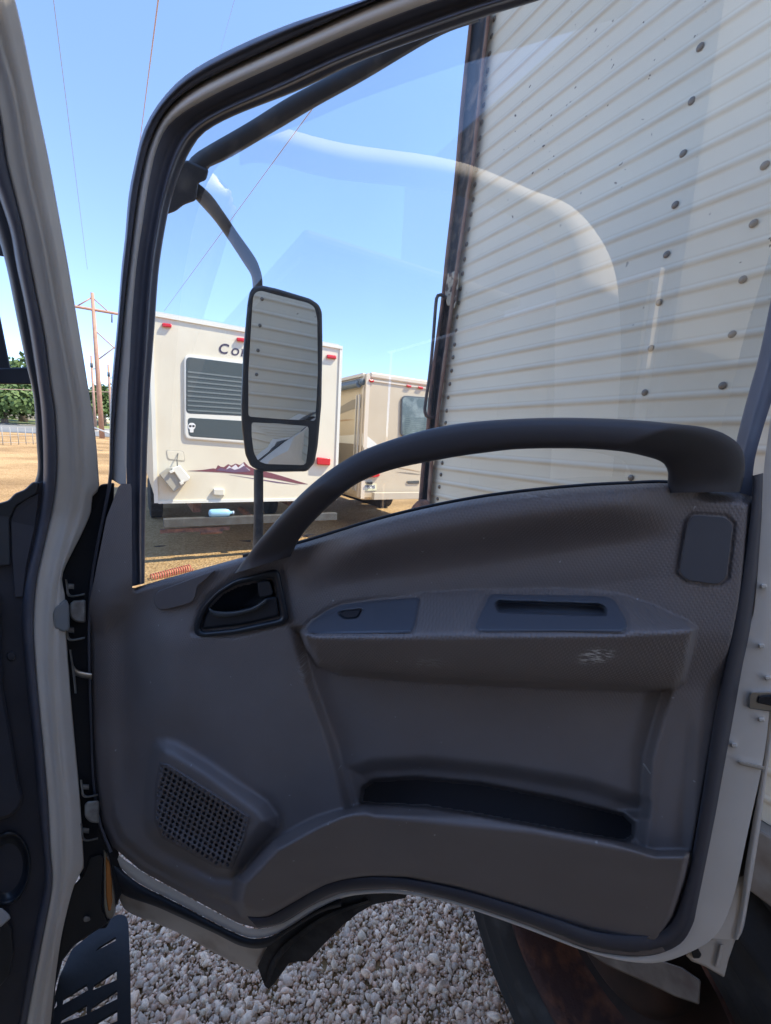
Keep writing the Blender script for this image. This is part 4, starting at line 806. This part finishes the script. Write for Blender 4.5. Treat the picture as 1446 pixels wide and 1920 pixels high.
for s_ in (-.15, -.72):
    for k in range(19): put_rivet(wp(s_, 1.32+.1005*k, .0015))
# wheels
def wheel(s, name='trailer_wheel'):
    c = wp(s, .5, -.02); mb = MB(); n = 48
    prof = [(.30, .0), (.315, .03), (.34, .04), (.345, .046), (.355, .043), (.39, .050), (.395, .055), (.405, .051), (.44, .050), (.445, .055), (.455, .048), (.46, .045), (.485, .03), (.497, .012), (.5, -.02), (.5, -.22), (.485, -.26), (.40, -.28), (.3, -.27)]
    V = []
    for r, o in prof:
        for k in range(n): t = 2*math.pi*k/n; V.append(c+D1*(r*math.cos(t))+ZZ*(r*math.sin(t))-D2*o)
    Fc = [(q*n+k, q*n+(k+1) % n, (q+1)*n+(k+1) % n, (q+1)*n+k) for q in range(len(prof)-1) for k in range(n)]
    ty = build(name, V, Fc, m_tyre, trailer)
    tb = MB()                                 # tread blocks at the shoulder
    for k in range(60):
        t = 2*math.pi*k/60; d = D1*math.cos(t)+ZZ*math.sin(t); tt = -D1*math.sin(t)+ZZ*math.cos(t)
        for o_ in (-.015, -.07, -.125, -.18): tb.box(c+d*.503-D2*o_, d*.012, tt*.017, D2*.02)
    tb.build('tread', m_tyre, ty)
    prof = [(.312, .012), (.31, .02), (.295, .02), (.285, -.0), (.275, -.11), (.26, -.13), (.2, -.14), (.15, -.12), (.13, -.06), (.1, -.04), (.0, -.04)]
    V = []
    for r, o in prof:
        for k in range(n): t = 2*math.pi*k/n; V.append(c+D1*(r*math.cos(t))+ZZ*(r*math.sin(t))-D2*o)
    Fc = [(q*n+k, q*n+(k+1) % n, (q+1)*n+(k+1) % n, (q+1)*n+k) for q in range(len(prof)-1) for k in range(n)]
    build('rim', V, Fc[:n*5], m_rust2, ty); build('hub', V, Fc[n*5:], m_hub, ty)
    return ty
Pw = on_plane(905, 1760, D2*WL, D2); dz = abs(Pw[2]-.5); sw_ = float(Pw@D1)-math.sqrt(max(.5**2-dz**2, 0))
wheel(sw_); wheel(sw_-1.15)
b = MB()
b.box(wp(s_c-3.5, .8, -1.2), D1*3.4, D2*.06, ZZ*.22); b.box(wp(s_c-3.5, .8, -.55), D1*3.4, D2*.05, ZZ*.2)
b.box(wp(sw_-.575, .5, -.42), D1*1.1, D2*.02, ZZ*.5)  # black sheet behind the wheels, added for the darkness under the trailer
b.build('chassis', m_under, trailer)
plate('side_bracket', box, [(1080, 1772), (1110, 1785), (1237, 1800), (1280, 1814), (1314, 1838), (1311, 1884), (1265, 1868), (1221, 1847), (1138, 1810)], -.06, .10, mat('bracket_dirty', (.25, .22, .18), .8, col2=(.14, .11, .09), ns=20), trailer, bev=.008, r=4)

# ------------------------------------------------------------------ campers
m_gel = mat('camper_gelcoat', (.78, .72, .58), .35, col2=(.68, .60, .46), ns=1.3, thr=(.4, .8), detail=9)
m_trimw = mat('camper_trim', (.8, .78, .7), .4)
m_beige = mat('camper_beige', (.62, .52, .38), .4, col2=(.56, .46, .33), ns=1.5)
m_red = mat('red_lens', (.6, .02, .03), .2)
m_greyst = mat('bumper_paint', (.085, .09, .088), .6, col2=(.06, .055, .05), ns=8)
def camper_body(LB, wid, hgt, length, m, name='shell', parent=None, z0=.76, rad=.04):
    P0 = np.array([LB[0], LB[1], 0]); mb = MB(); 
    c = P0+D2*wid/2+D1*length/2+ZZ*(z0+hgt/2); mb.box(c, D2*wid/2, D1*length/2, ZZ*hgt/2, bev=rad); return mb.build(name, m, parent, False)
L1 = on_z(293, 943, .78); W1 = 2.47
c1 = thing('travel_trailer', (float(L1[0]), float(L1[1]), 0), 'white travel trailer with mountain stripe, its back facing the open door', 'travel trailer', 'travel trailers parked in the lot')
r1m = plane_map(L1, -D1)
H1 = 2.28
camper_body(L1, W1, H1, 7.2, m_gel, 'body', c1, .78, .025)
T = lambda u, z, o=0.: L1*np.array([1, 1, 0])+D2*u+ZZ*z-D1*o
tr = MB()
for a, b_, w in ((T(0, .78, .004), T(0, 3.06, .004), .022), (T(W1, .78, .004), T(W1, 3.06, .004), .022)):
    tr.box((a+b_)/2, D2*w, D1*.012, ZZ*(b_[2]-a[2])/2)
tr.box(T(W1/2, .79, .006), D2*(W1/2-.024), D1*.01, ZZ*.018); tr.box(T(W1/2, 3.05, .008), D2*(W1/2+.02), D1*.014, ZZ*.022)
tr.build('corner_trim', m_trimw, c1)
rf = MB(); rf.box(T(W1/2, 3.075, -3.6), D2*(W1/2-.02), D1*3.58, ZZ*.02); rf.build('roof', mat('roof_membrane', (.6, .6, .58), .7), c1)
def lights(mp, pts, par, name='marker_light', w=9, h=6):
    for x, y in pts:
        plate(name, mp, [(x-w, y-h), (x+w, y-h+2), (x+w, y+h), (x-w, y+h-2)], .0, .04, m_red, par, bev=.008, r=2.5, px=2)
lights(r1m, [(313, 610), (453, 637), (622, 669)], c1, w=9, h=4.5)
tl_ = plate('tail_light', r1m, [(594, 857), (620, 859), (619, 873), (594, 871)], .0, .07, m_red, c1, bev=.01, r=3, px=2)
plate('tail_light', r1m, [(400, 916), (421, 917), (421, 930), (400, 929)], .0, .055, mat('vent_cover', (.7, .66, .56), .5), c1, bev=.01, r=2, px=2).name = 'outlet_cover'
wo_ = [(345, 664), (590, 694), (592, 836), (590, 842), (350, 823), (346, 815)]
wf = plate('window', r1m, wo_, .0, .03, m_trimw, c1, bev=.006, r=14, px=3)
plate('window_pane', r1m, [(349, 669), (586, 698), (587, 786), (349, 775)], .01, .033, m_dglass, wf, bev=.001, r=9, px=1, smooth=False)
plate('window_pane', r1m, [(352, 783), (587, 797), (588, 835), (354, 818)], .01, .033, m_dglass, wf, bev=.001, r=7, px=1, smooth=False)
bl = MB()  # pale bars over the pane, painting the reflections seen in this window
for i in range(9):
    y0 = 697+i*9; pts = [r1m(352, y0, .036), r1m(584, y0+26-i*1.6, .036)]
    bl.box((pts[0]+pts[1])/2, (pts[1]-pts[0])/2, D1*.001, ZZ*.010)
bl.build('reflection_stripes', mat('reflected_stripe_grey', (.17, .20, .20), .5), wf)
# skull sticker: goggled skull, plain
m_stk = mat('sticker_white', (.8, .8, .78), .5); 
stk = plate('sticker', r1m, [(353, 797), (356, 793), (363, 793), (367, 797), (366, 803), (363, 805), (363, 811), (356, 811), (356, 805), (353, 803)], .033, .036, m_stk, wf, bev=.001, r=2, px=.5)
for x in (357, 363): plate('sticker_eye', r1m, [(x-2.4, 797), (x+2.4, 797.3), (x+2, 801), (x-2, 800.7)], .036, .038, m_rubd, wf, bev=.0005, r=1, px=.3)
# mountain stripe
m_pur = mat('stripe_maroon', (.20, .07, .09), .4); m_pur2 = mat('stripe_violet', (.16, .10, .17), .4); m_snow = mat('stripe_snow', (.72, .7, .74), .4)
dec = plate('mountain_stripe', r1m, [(352, 883), (380, 881), (400, 878), (405, 879), (409, 872), (414, 875), (420, 876), (428, 870), (434, 873), (442, 869), (450, 872), (458, 866), (466, 874), (480, 880), (510, 887), (540, 896), (578, 908), (560, 907), (520, 899), (480, 892), (420, 886), (380, 884)], .0, .0035, m_pur, c1, bev=.0005, r=1, px=.3, smooth=False)
plate('snow_peak', r1m, [(424, 880), (430, 873), (434, 877), (442, 871), (447, 877), (456, 868), (460, 875), (470, 882), (450, 880), (440, 882)], .003, .005, m_snow, dec, bev=.0005, r=.5, px=.3, smooth=False)
plate('violet_slope', r1m, [(405, 882), (414, 877), (424, 880), (432, 877), (440, 881), (450, 878), (458, 873), (470, 884), (440, 886)], .0045, .006, m_pur2, dec, bev=.0005, r=.5, px=.3, smooth=False)
plate('thin_stripe', r1m, [(430, 890), (520, 903), (560, 909), (520, 905.5)], .0, .003, m_pur2, c1, bev=.0005, r=0, px=.1, smooth=False)
# open access hatch hanging from the back wall
plate('hatch_opening', r1m, [(311, 843), (345, 845), (348, 866), (314, 862)], .0, .004, mat('seal_line', (.5, .46, .38), .6), c1, bev=.001, r=5, px=1)
plate('hatch_face', r1m, [(312.5, 844.5), (343.5, 846.5), (346, 864), (315.5, 860.5)], .002, .006, m_gel, c1, bev=.001, r=5, px=1)
hb = plate('cord_hatch', r1m, [(298, 889), (314, 877), (328, 876), (357, 894), (340, 913), (326, 923)], .02, .13, mat('hatch_grey', (.42, .4, .34), .6), c1, bev=.01, r=2, px=1.5)
plate('hatch_bracket', r1m, [(322, 878), (337, 872), (357, 896), (353, 902), (341, 906)], .12, .16, m_trimw, hb, bev=.01, r=2, px=1.5)
plate('hatch_hook', r1m, [(317, 884), (324, 880), (327, 885), (320, 888)], .13, .17, m_trimw, hb, r=1, px=.8)
plate('hatch_hook', r1m, [(336, 904), (343, 902), (345, 907), (339, 910)], .13, .17, m_trimw, hb, r=1, px=.8)
cs = MB(); cs.tube([r1m(334, 850, .01), r1m(332, 862, .06), r1m(333, 876, .15)], .006, 8); cs.build('hanging_cord', m_greyst, c1, True)
# lettering
def text(body, size, m, parent, org, ux, uz, name='lettering', shear=0., bold=.0, nrm=None, ext=.001):
    cu = bpy.data.curves.new('t', 'FONT'); cu.body = body; cu.size = size; cu.extrude = 0; cu.offset = bold; cu.shear = shear
    ob = bpy.data.objects.new('t', cu); COL.objects.link(ob); bpy.context.view_layer.update()
    me = bpy.data.meshes.new_from_object(ob.evaluated_get(bpy.context.evaluated_depsgraph_get())); bpy.data.objects.remove(ob)
    V = [np.array(org)+np.array(ux)*v.co.x+np.array(uz)*v.co.y for v in me.vertices]; Fc = [tuple(p.vertices) for p in me.polygons]; w = max(v.co.x for v in me.vertices)
    return V, Fc, w
m_ink = mat('lettering_violet', (.07, .055, .09), .4)
mb = MB(); x0 = 0.; base = r1m(408, 661, .004); 
for ch, sz in (('C', .175), ('O', .125), ('P', .125), ('P', .125), ('E', .125), ('R', .125)):
    V, Fc, w = text(ch, sz, m_ink, c1, base+D2*x0, D2, ZZ, shear=.25, bold=.0035)
    mb.add(V, Fc)
    if ch in 'PR':
        mb.box(base+D2*(x0+.028)+ZZ*.004-D1*0, D2*.02, D1*.0004, ZZ*.004); mb.box(base+D2*(x0+.03)+ZZ*(sz*.69), D2*.018, D1*.0004, ZZ*.004)
    x0 += w+.012
mb.build('lettering', m_ink, c1)
# bumper beam, hanger, jug
bu = MB(); Pb = r1m(302, 985, .12); Pe = r1m(624, 965, .12)
zb = float(Pb[2])
b1c = T(W1/2+.02, zb+.03, .12); bu.box(b1c, D2*(W1/2-.05), D1*.05, ZZ*.055, bev=.006); bu.build('bumper', m_greyst, c1)
bu = MB(); bu.box(T(.45, zb-.08, .1), D2*.42, D1*.02, ZZ*.025); bu.tube([T(.5, zb-.12, .1), T(.78, zb-.12, .1)], .03, 10); bu.tube([T(1.2, zb+.03, .0), T(1.2, zb+.03, -.8)], .04, 8)
for u in (.5, 1.95): bu.box(T(u, .70, -2.9), D2*.05, D1*2.7, ZZ*.09)
bu.build('spare_carrier', m_rust, c1)
def camper_wheels(T_, par, wid):
    for s in (3.3, 4.15):
        for u in (.12, wid-.12):
            mb = MB(); c = T_(u, .36, -s)
            mb.tube([c-D2*.11, c-D2*.09, c+D2*.09, c+D2*.11], [.30, .36, .36, .30], 28); mb.build('wheel', m_tyre, par, True, auto=40)
camper_wheels(T, c1, W1)
jug = thing('plastic_jug', tuple(T(.74, zb+.085, .12)), 'pale blue plastic jug lying on the white travel trailer bumper', 'jug')
jb = MB(); c = T(.74, zb+.135, .12); jb.tube([c-D2*.135, c-D2*.125, c-D2*.10, c+D2*.08, c+D2*.12, c+D2*.14, c+D2*.17], [.02, .045, .055, .055, .045, .02, .018], 16); jb.build('jug_body', mat('blue_plastic', (.30, .55, .75), .4), jug, True)
jc = MB(); jc.tube([c+D2*.165, c+D2*.185], [.024, .024], 12); jc.build('cap', mat('cap_blue', (.5, .6, .7), .4), jug, True)

L2 = on_z(677, 938, .70); W2 = 2.5
c2 = thing('travel_trailer', (float(L2[0]), float(L2[1]), 0), 'beige travel trailer with swoosh stripes and rolled awning, beside the rusty corner post', 'travel trailer', 'travel trailers parked in the lot')
H2 = float(on_plane(682, 697, L2, D1)[2])-.70
r2m = plane_map(L2, -D1); s2m = plane_map(L2, -D2)
camper_body(L2, W2, H2, 8.0, m_beige, 'body', c2, .70, .05)
T2 = lambda u, z, o=0.: L2*np.array([1, 1, 0])+D2*u+ZZ*z-D1*o
tr = MB(); tr.box(T2(.02, .7+H2/2, .006), D2*.035, D1*.012, ZZ*(H2/2-.03)); tr.box(T2(W2/2, .7+H2-.12, .006), D2*(W2/2-.06), D1*.012, ZZ*.012); tr.box(T2(W2/2, .7+H2-.035, .0), D2*(W2/2-.06), D1*.03, ZZ*.045, bev=.02)
tr.box(T2(-.006, .7+H2/2, -.1), D2*.01, D1*.04, ZZ*(H2/2-.04)); tr.box(T2(-.004, .7+H2-.03, -3.9), D2*.03, D1*3.8, ZZ*.03, bev=.01)
tr.build('corner_trim', mat('trim_cream', (.72, .62, .5), .4), c2)
aw = MB(); zt = .7+H2-.19
aw.tube([T2(-.09, zt, -.10), T2(-.09, zt, -6)], .055, 14); aw.box(T2(-.05, zt+.04, -3.0), D2*.05, D1*2.95, ZZ*.05, bev=.02)
awn = aw.build('awning', mat('awning_dark', (.10, .13, .16), .45), c2, True, auto=40)
aw = MB(); aw.box(T2(-.05, .7+H2/2-.1, -.14), D2*.012, D1*.02, ZZ*(H2/2-.25)); aw.box(T2(-.05, .7+H2/2-.1, -.24), D2*.012, D1*.015, ZZ*(H2/2-.25)); aw.build('awning_arm', mat('arm_alu', (.6, .58, .55), .4, metal=.4), awn)
lights(r2m, [(697, 714), (767, 724), (789, 727)], c2, w=4.6, h=3.2)
m_sw1 = mat('swoosh_taupe', (.26, .22, .17), .4); m_sw2 = mat('swoosh_white', (.78, .76, .70), .4); m_sw3 = mat('swoosh_gold', (.42, .27, .14), .4)
plate('swoosh', s2m, [(683, 744), (660, 750), (636, 764), (600, 785), (600, 792), (637, 777), (660, 768), (682, 764)], .0, .004, m_sw1, c2, bev=.0005, r=1, px=.2, smooth=False)
plate('swoosh', s2m, [(683, 812), (655, 816), (620, 818), (600, 824), (600, 832), (634, 830), (660, 832), (682, 836)], .0, .004, m_sw2, c2, bev=.0005, r=1, px=.2, smooth=False)
plate('swoosh', s2m, [(683, 838), (660, 832), (634, 830), (600, 833), (600, 880), (634, 876), (682, 878)], .0, .003, m_sw1, c2, bev=.0005, r=1, px=.2, smooth=False)
plate('swoosh', s2m, [(666, 787), (650, 786), (600, 792), (600, 795), (650, 789)], .0, .004, m_sw3, c2, bev=.0005, r=0, px=.1, smooth=False)
plate('swoosh', r2m, [(684, 815), (692, 820), (706, 832), (714, 840), (700, 843), (684, 838)], .0, .004, m_sw2, c2, bev=.0005, r=0, px=.1, smooth=False)
plate('swoosh', r2m, [(740, 876), (765, 879), (790, 885), (765, 881)], .0, .004, m_sw3, c2, bev=.0005, r=0, px=.1, smooth=False)
plate('swoosh', r2m, [(744, 885), (770, 886), (792, 890), (770, 889)], .0, .004, m_sw1, c2, bev=.0005, r=0, px=.1, smooth=False)
wf2 = plate('window', r2m, [(753, 745), (760, 741), (840, 748), (840, 822), (757, 820), (751, 814)], .0, .03, mat('frame_dark', (.08, .09, .1), .4), c2, bev=.005, r=6, px=2)
plate('window_pane', r2m, [(755, 747), (762, 744), (838, 751), (838, 819), (758, 817), (754, 811)], .02, .032, mat('pane_dusty', (.10, .13, .13), .15, col2=(.28, .33, .32), ns=5, thr=(.45, .7)), wf2, bev=.001, r=5, px=1, smooth=False)
bl = MB()  # bars laid on this pane as painted reflection stripes too
for i in range(10): p = r2m(760, 783+i*3.6, .035); q = r2m(836, 785+i*3.6, .035); bl.box((p+q)/2, (q-p)/2, D1*.001, ZZ*.006)
bl.build('reflection_stripes', mat('reflected_stripe_green', (.12, .17, .16), .5), wf2)
plate('tail_light', r2m, [(686, 885), (711, 886), (713, 892), (706, 895), (686, 894)], .0, .05, m_red, c2, bev=.008, r=3, px=1)
lp = plate('licence_plate', r2m, [(682, 907), (706, 907), (706, 920), (682, 920.5)], .0, .012, mat('plate_cream', (.72, .68, .45), .4), c2, bev=.001, r=1.5, px=.5, smooth=False)
plate('plate_field', r2m, [(684, 909.5), (704, 909.5), (704, 916), (684, 916)], .011, .014, mat('plate_white', (.75, .76, .7), .4), lp, bev=.0005, r=.6, px=.2, smooth=False)
V, Fc, w = text('YPS 945', .075, m_ink, c2, r2m(684.5, 915.6, .017), D2*.78, ZZ, bold=.002); build('plate_number', V, Fc, m_ink, lp, False)
plate('plate_lamp', r2m, [(689, 903.5), (699, 903), (699, 908), (690, 908)], .0, .06, m_rubd, c2, r=1.5, px=.7)
plate('vent_grille', r2m, [(763, 902), (786, 901), (786, 907), (765, 907)], .0, .02, m_greyst, c2, bev=.002, r=1, px=.5)
plate('side_hatch', s2m, [(645, 915), (664, 912), (667, 915), (666, 925), (660, 927), (640, 922)], .0, .006, m_beige, c2, bev=.002, r=2, px=.5)
bu = MB(); pb = r2m(683, 930, .1); bu.box(T2(W2/2+.08, float(pb[2]), .12), D2*(W2/2-.08), D1*.05, ZZ*.06, bev=.006); bu.build('bumper', mat('bumper_cream', (.55, .47, .36), .5), c2)
ac = MB(); pa = on_plane(741, 700, T2(0, 0, -1.9), D1); ua = float((pa-L2)@D2); ac.box(T2(ua, .7+H2+.12, -2.3), D2*.34, D1*.42, ZZ*.12, bev=.07)
aco = ac.build('roof_air_conditioner', mat('ac_grey', (.3, .3, .29), .6), c2, True, auto=40)
am = MB()
for i in range(6): am.box(T2(ua+.08, .7+H2+.05+i*.03, -1.872), D2*.2, D1*.004, ZZ*.006)
am.build('louvres', m_rubd, aco)
camper_wheels(T2, c2, W2)
bu = MB()
for u in (.5, 1.95): bu.box(T2(u, .62, -3.5), D2*.05, D1*3.4, ZZ*.08)
bu.build('chassis', m_under, c2)

# ------------------------------------------------------------------ far things
m_leaf = mat('leaf_green', (.055, .10, .022), .7, col2=(.12, .18, .05), ns=.9, thr=(.35, .7)); m_leaf2 = mat('leaf_light', (.10, .16, .05), .7, col2=(.16, .22, .08), ns=1.1)
m_bark = mat('bark', (.16, .12, .09), .9, bump=(8, .5, .05)); m_pole = mat('pole_wood', (.42, .26, .19), .85, col2=(.34, .21, .15), ns=3)
def tree(base, h, w, label, m=m_leaf, n=2600, group='trees across the road'):
    t = thing('tree', tuple(base), label, 'tree', group); base = np.array(base)
    tb = MB(); tb.tube([base-ZZ*.3, base+ZZ*h*.2, base+ZZ*h*.42+D2*.2], [w*.05, w*.035, w*.025], 8)
    for k in range(5):
        a = k*1.3; q = base+ZZ*h*.32; tb.tube([q, q+np.array([math.cos(a), math.sin(a), .8])*w*.18, q+np.array([math.cos(a), math.sin(a), 1.1])*w*.32], [w*.02, w*.013, w*.005], 6)
    tb.build('trunk', m_bark, t, True)
    nb = 26; cs = []
    for _ in range(nb):
        v = rng.normal(size=3); v /= np.linalg.norm(v); rr = rng.uniform(.35, 1)
        cs.append((base+ZZ*h*.58+v*np.array([w*.5, w*.5, h*.36])*rr*.85, rng.uniform(.12, .24)*w))
    V = []; Fc = []
    for i in range(n):
        c, r = cs[rng.integers(nb)]; v = rng.normal(size=3); v /= np.linalg.norm(v); p = c+v*r*rng.uniform(.5, 1.05); p[2] = max(p[2], base[2]+h*.16)
        a = rng.normal(size=3); a /= np.linalg.norm(a); bb = np.cross(a, v); bb /= np.linalg.norm(bb)+1e-9; s = w*rng.uniform(.018, .04)
        k = len(V); V += [p+a*s, p+bb*s*.8, p-a*s, p-bb*s*.8]; Fc.append((k, k+1, k+2, k+3))
    build('crown', V, Fc, m, t, False)
def far_base(x, dist):
    d = ray(x, 800); d = d/math.hypot(d[0], d[1]); P = d*dist; return np.array([P[0], P[1], float(gz(dist))-.05])
def hgt(x, ytop, dist):
    d = ray(x, ytop); return 1.7+d[2]/math.hypot(d[0], d[1])*dist-float(gz(dist))
for x, yt, dist, w, lab, mm in ((-60, 690, 84, 12, 'dense dark green tree at the far left behind the windscreen', m_leaf), (10, 720, 76, 9, 'low spreading green tree seen low in the windscreen', m_leaf), (45, 672, 88, 13, 'tall broad green tree behind the two windscreen bars', m_leaf), (75, 715, 78, 8, 'rounded green tree at the right side of the windscreen view', m_leaf),
                             (150, 740, 90, 8, 'dark green tree half hidden by the white pillar', m_leaf), (170, 725, 92, 7, 'green tree directly left of the tall wooden pole', m_leaf), (196, 718, 90, 8.5, 'full green tree behind the tall wooden pole', m_leaf), (222, 735, 96, 8, 'green tree hidden mostly by the door frame', m_leaf2)):
    tree(far_base(x, dist), hgt(x, yt, dist), w, lab, mm)
# grey board fence behind the trees, rocks
def boardfence():
    d = 100; V = MB()
    for i in range(40):
        x = -120+i*6; P = far_base(x, d); tdir = np.array([P[1], -P[0], 0]); tdir /= np.linalg.norm(tdir); V.box(P+ZZ*1.2, tdir*.36, np.cross(tdir, ZZ)*.05, ZZ*1.3)
    return tag(V.build('board_fence', mat('fence_grey', (.30, .28, .27), .9), None, False, loc=None), 'grey board fence behind the trees across the road', 'fence')
boardfence()
def rock(x, y, r, label):
    P = on_ground(x, y); 
    bm = bmesh.new(); bmesh.ops.create_icosphere(bm, subdivisions=3, radius=1)
    for v in bm.verts:
        k = 1+.18*math.sin(v.co.x*3.1+x)+.12*math.sin(v.co.y*5+x)*math.cos(v.co.z*4); v.co = Vector((v.co.x*r*1.2*k, v.co.y*r*k, v.co.z*r*.75*k))
    V = [np.array(v.co[:])+P+ZZ*r*.4 for v in bm.verts]; bm.verts.index_update(); Fc = [tuple(v.index for v in f.verts) for f in bm.faces]; bm.free()
    tag(build('boulder', V, Fc, mat('boulder_tan', (.5, .4, .3), .9, bump=(3, .6, .05)), None, True, loc=P), label, 'boulder', 'boulders on the far verge')
rock(184, 795, .55, 'tan boulder left of the tall wooden pole'); rock(201, 794, .55, 'tan boulder right of the tall wooden pole')
# transmission structure
td = 52.; tb0 = far_base(192, td)
def at_col(x, y, dist):
    d = ray(x, y); return CAM+d*(dist/math.hypot(d[0], d[1]))
tw = thing('power_pole', tuple(tb0), 'tall two-legged wooden power structure with a long crossarm, nearest the lot', 'power pole')
top = at_col(173, 549, td); pb = at_col(191.5, 814, td)
b = MB(); b.tube([pb-ZZ*.5, (pb+top)/2, top], [.24, .2, .14], 12); b.build('pole', m_pole, tw, True)
top2 = at_col(236, 562, td+1); pb2 = at_col(246, 812, td+1)
b = MB(); b.tube([pb2-ZZ*.5, top2], [.24, .14], 12); b.build('pole', m_pole, tw, True)
b = MB(); b.tube([at_col(120, 568, td), at_col(143, 575, td), at_col(218, 588, td), at_col(290, 600, td+2)], .13, 8); b.build('crossarm', m_pole, tw, True)
b = MB(); b.tube([at_col(143, 575, td), at_col(172, 558, td)], .06, 6); b.tube([at_col(205, 586, td), at_col(176, 560, td)], .05, 6); b.tube([at_col(181, 622, td), at_col(214, 652, td), at_col(240, 680, td+1)], .06, 6); b.tube([at_col(186, 673, td), at_col(214, 652, td), at_col(240, 625, td+1)], .06, 6); b.build('brace', m_pole, tw, True)
b = MB(); b.tube([at_col(210, 590, td), at_col(210, 605, td)], .06, 6); b.build('insulator', m_greyst, tw, True)
for x0, y0, x1, y1, lab in ((171, 667, 179, 800, 'thin wooden utility pole just left of the tall power structure'), (203, 684, 210, 800, 'thin wooden utility pole right of the tall power structure')):
    dist = 68.; bse = at_col(x1, y1, dist); tp = at_col(x0, y0, dist)
    t = thing('utility_pole', tuple(bse), lab, 'utility pole', 'thin utility poles along the road')
    b = MB(); b.tube([bse-ZZ*1, tp], [.2, .11], 8); b.build('pole', m_pole, t, True)
    b = MB(); b.tube([at_col(x0+3, y0+25, dist), at_col(x0+12, y0+24, dist)], .06, 6); b.build('side_arm', m_greyst, t, True)
    b = MB(); b.tube([at_col(x0+1, y0+14, dist), at_col(x0+1, y0+22, dist)], .16, 8); b.build('transformer', m_greyst, t, True)
m_wire = mat('wire_brown', (.42, .3, .24), .6); m_wire2 = mat('wire_grey', (.30, .33, .40), .6)
def wire(p, q, r0, r1, m, label, sag=.0):
    n = 24; pts = []; 
    for i in range(n+1):
        t = i/n; P = np.array(p)*(1-t)+np.array(q)*t; P = P-ZZ*sag*4*t*(1-t); pts.append(P)
    mb = MB(); mb.tube(pts, [r0+(r1-r0)*i/n for i in range(n+1)], 6); o = mb.build('overhead_wire', m, None, True, loc=pts[0]); tag(o, label, 'wire', 'overhead wires')
wire(at_col(258, 300, 45), at_col(302, -40, 14), .02, .02, m_wire, 'thick reddish wire rising steeply beside the door frame top')
wire(at_col(164, 505, 52), at_col(98, -20, 22), .012, .012, m_wire2, 'thin grey wire crossing open sky between pillar and door frame', .0)
wire(at_col(308, 583, 45), at_col(640, 130, 16), .012, .016, m_wire, 'slanting wire seen through the door window above the travel trailer')
wire(at_col(412, 100, 40), at_col(448, -30, 15), .007, .007, m_wire2, 'faintest wire at the top of the sky')
wire(at_col(-60, 728, 64), at_col(240, 736, 64), .04, .04, m_wire, 'low wire running across in front of the trees')
wire(at_col(150, 715, 70), at_col(214, 717, 70), .02, .02, m_wire2, 'upper thin wire between the utility poles')
# pipe gate/rail and mesh fence at the lot's edge
def rail():
    b = MB(); b.tube([on_ground(165, 818)+ZZ*.55, on_ground(235, 818)+ZZ*.55], .05, 8); b.tube([at_col(172, 800, 38), at_col(214, 816, 33)], .06, 8); b.tube([on_ground(176, 820)+ZZ*.1, on_ground(176, 820)+ZZ*.6], .05, 8)
    o = b.build('pipe_rail', mat('rail_white', (.6, .58, .5), .6), None, True, loc=on_ground(165, 818)); tag(o, 'pale pipe rail low at the lot edge near the pole', 'rail')
rail()
b = MB(); P0 = on_ground(-80, 836); P1 = on_ground(88, 833); N_ = 11
for i in range(N_+1):
    P = P0+(P1-P0)*i/N_; P[2] = float(gz(math.hypot(P[0], P[1]))); b.tube([P, P+ZZ*1.15], .022, 6)
fo = thing('wire_fence', tuple(P0), 'thin post and wire fence along the far edge of the lot', 'fence'); b.build('post', mat('fence_steel', (.3, .3, .28), .6), fo, True)
b = MB()
for hgt_ in (.15, .6, 1.13): b.tube([P0+ZZ*hgt_, P1+ZZ*hgt_], .010, 5)
b.build('wire', mat('fence_wire', (.35, .35, .33), .6), fo, True)
far_strip('kerb', (40, 797.6), (40, 796.4), m_conc, .08, 'pale concrete kerb between road and grass', 'kerb')
# coiled red line and a stick on the gravel
Pc0 = on_ground(284, 1092); Pc1 = on_ground(358, 1072); hx = []; nT = 17
ax = Pc1-Pc0; ln_ = np.linalg.norm(ax); ax /= ln_; sd_ = np.cross(ax, ZZ)
for i in range(nT*14+1):
    t = i/(nT*14); a = t*nT*2*math.pi; hx.append(Pc0+ax*ln_*t+ZZ*(.05+.045*math.sin(a))+sd_*.045*math.cos(a))
b = MB(); b.tube(hx, .007, 6); tag(b.build('coiled_hose', mat('hose_red', (.50, .13, .08), .5), None, True, loc=Pc0), 'red coiled air line lying on gravel at the window corner', 'hose')
b = MB(); p, q = on_ground(560, 1012), on_ground(590, 1004); b.tube([p+ZZ*.02, (p+q)/2+ZZ*.03+D1*.05, q+ZZ*.02], [.012, .016, .008], 6); b.tube([(p+q)/2+ZZ*.03, on_ground(584, 1012)+ZZ*.02], [.01, .005], 6)
tag(b.build('stick', m_bark, None, True, loc=p), 'dry forked stick on gravel right of the grab bar base', 'stick')
b = MB(); pts = [on_ground(x, y)+ZZ*.015 for x, y in ((278, 1030), (300, 1026), (330, 1026), (380, 1021), (430, 1018), (470, 1016))]; b.tube(resample([tuple(p) for p in pts], 30), .012, 6)
tag(b.build('dropped_cable', m_under, None, True, loc=pts[0]), 'dark cable lying across the gravel in front of the white travel trailer', 'cable')
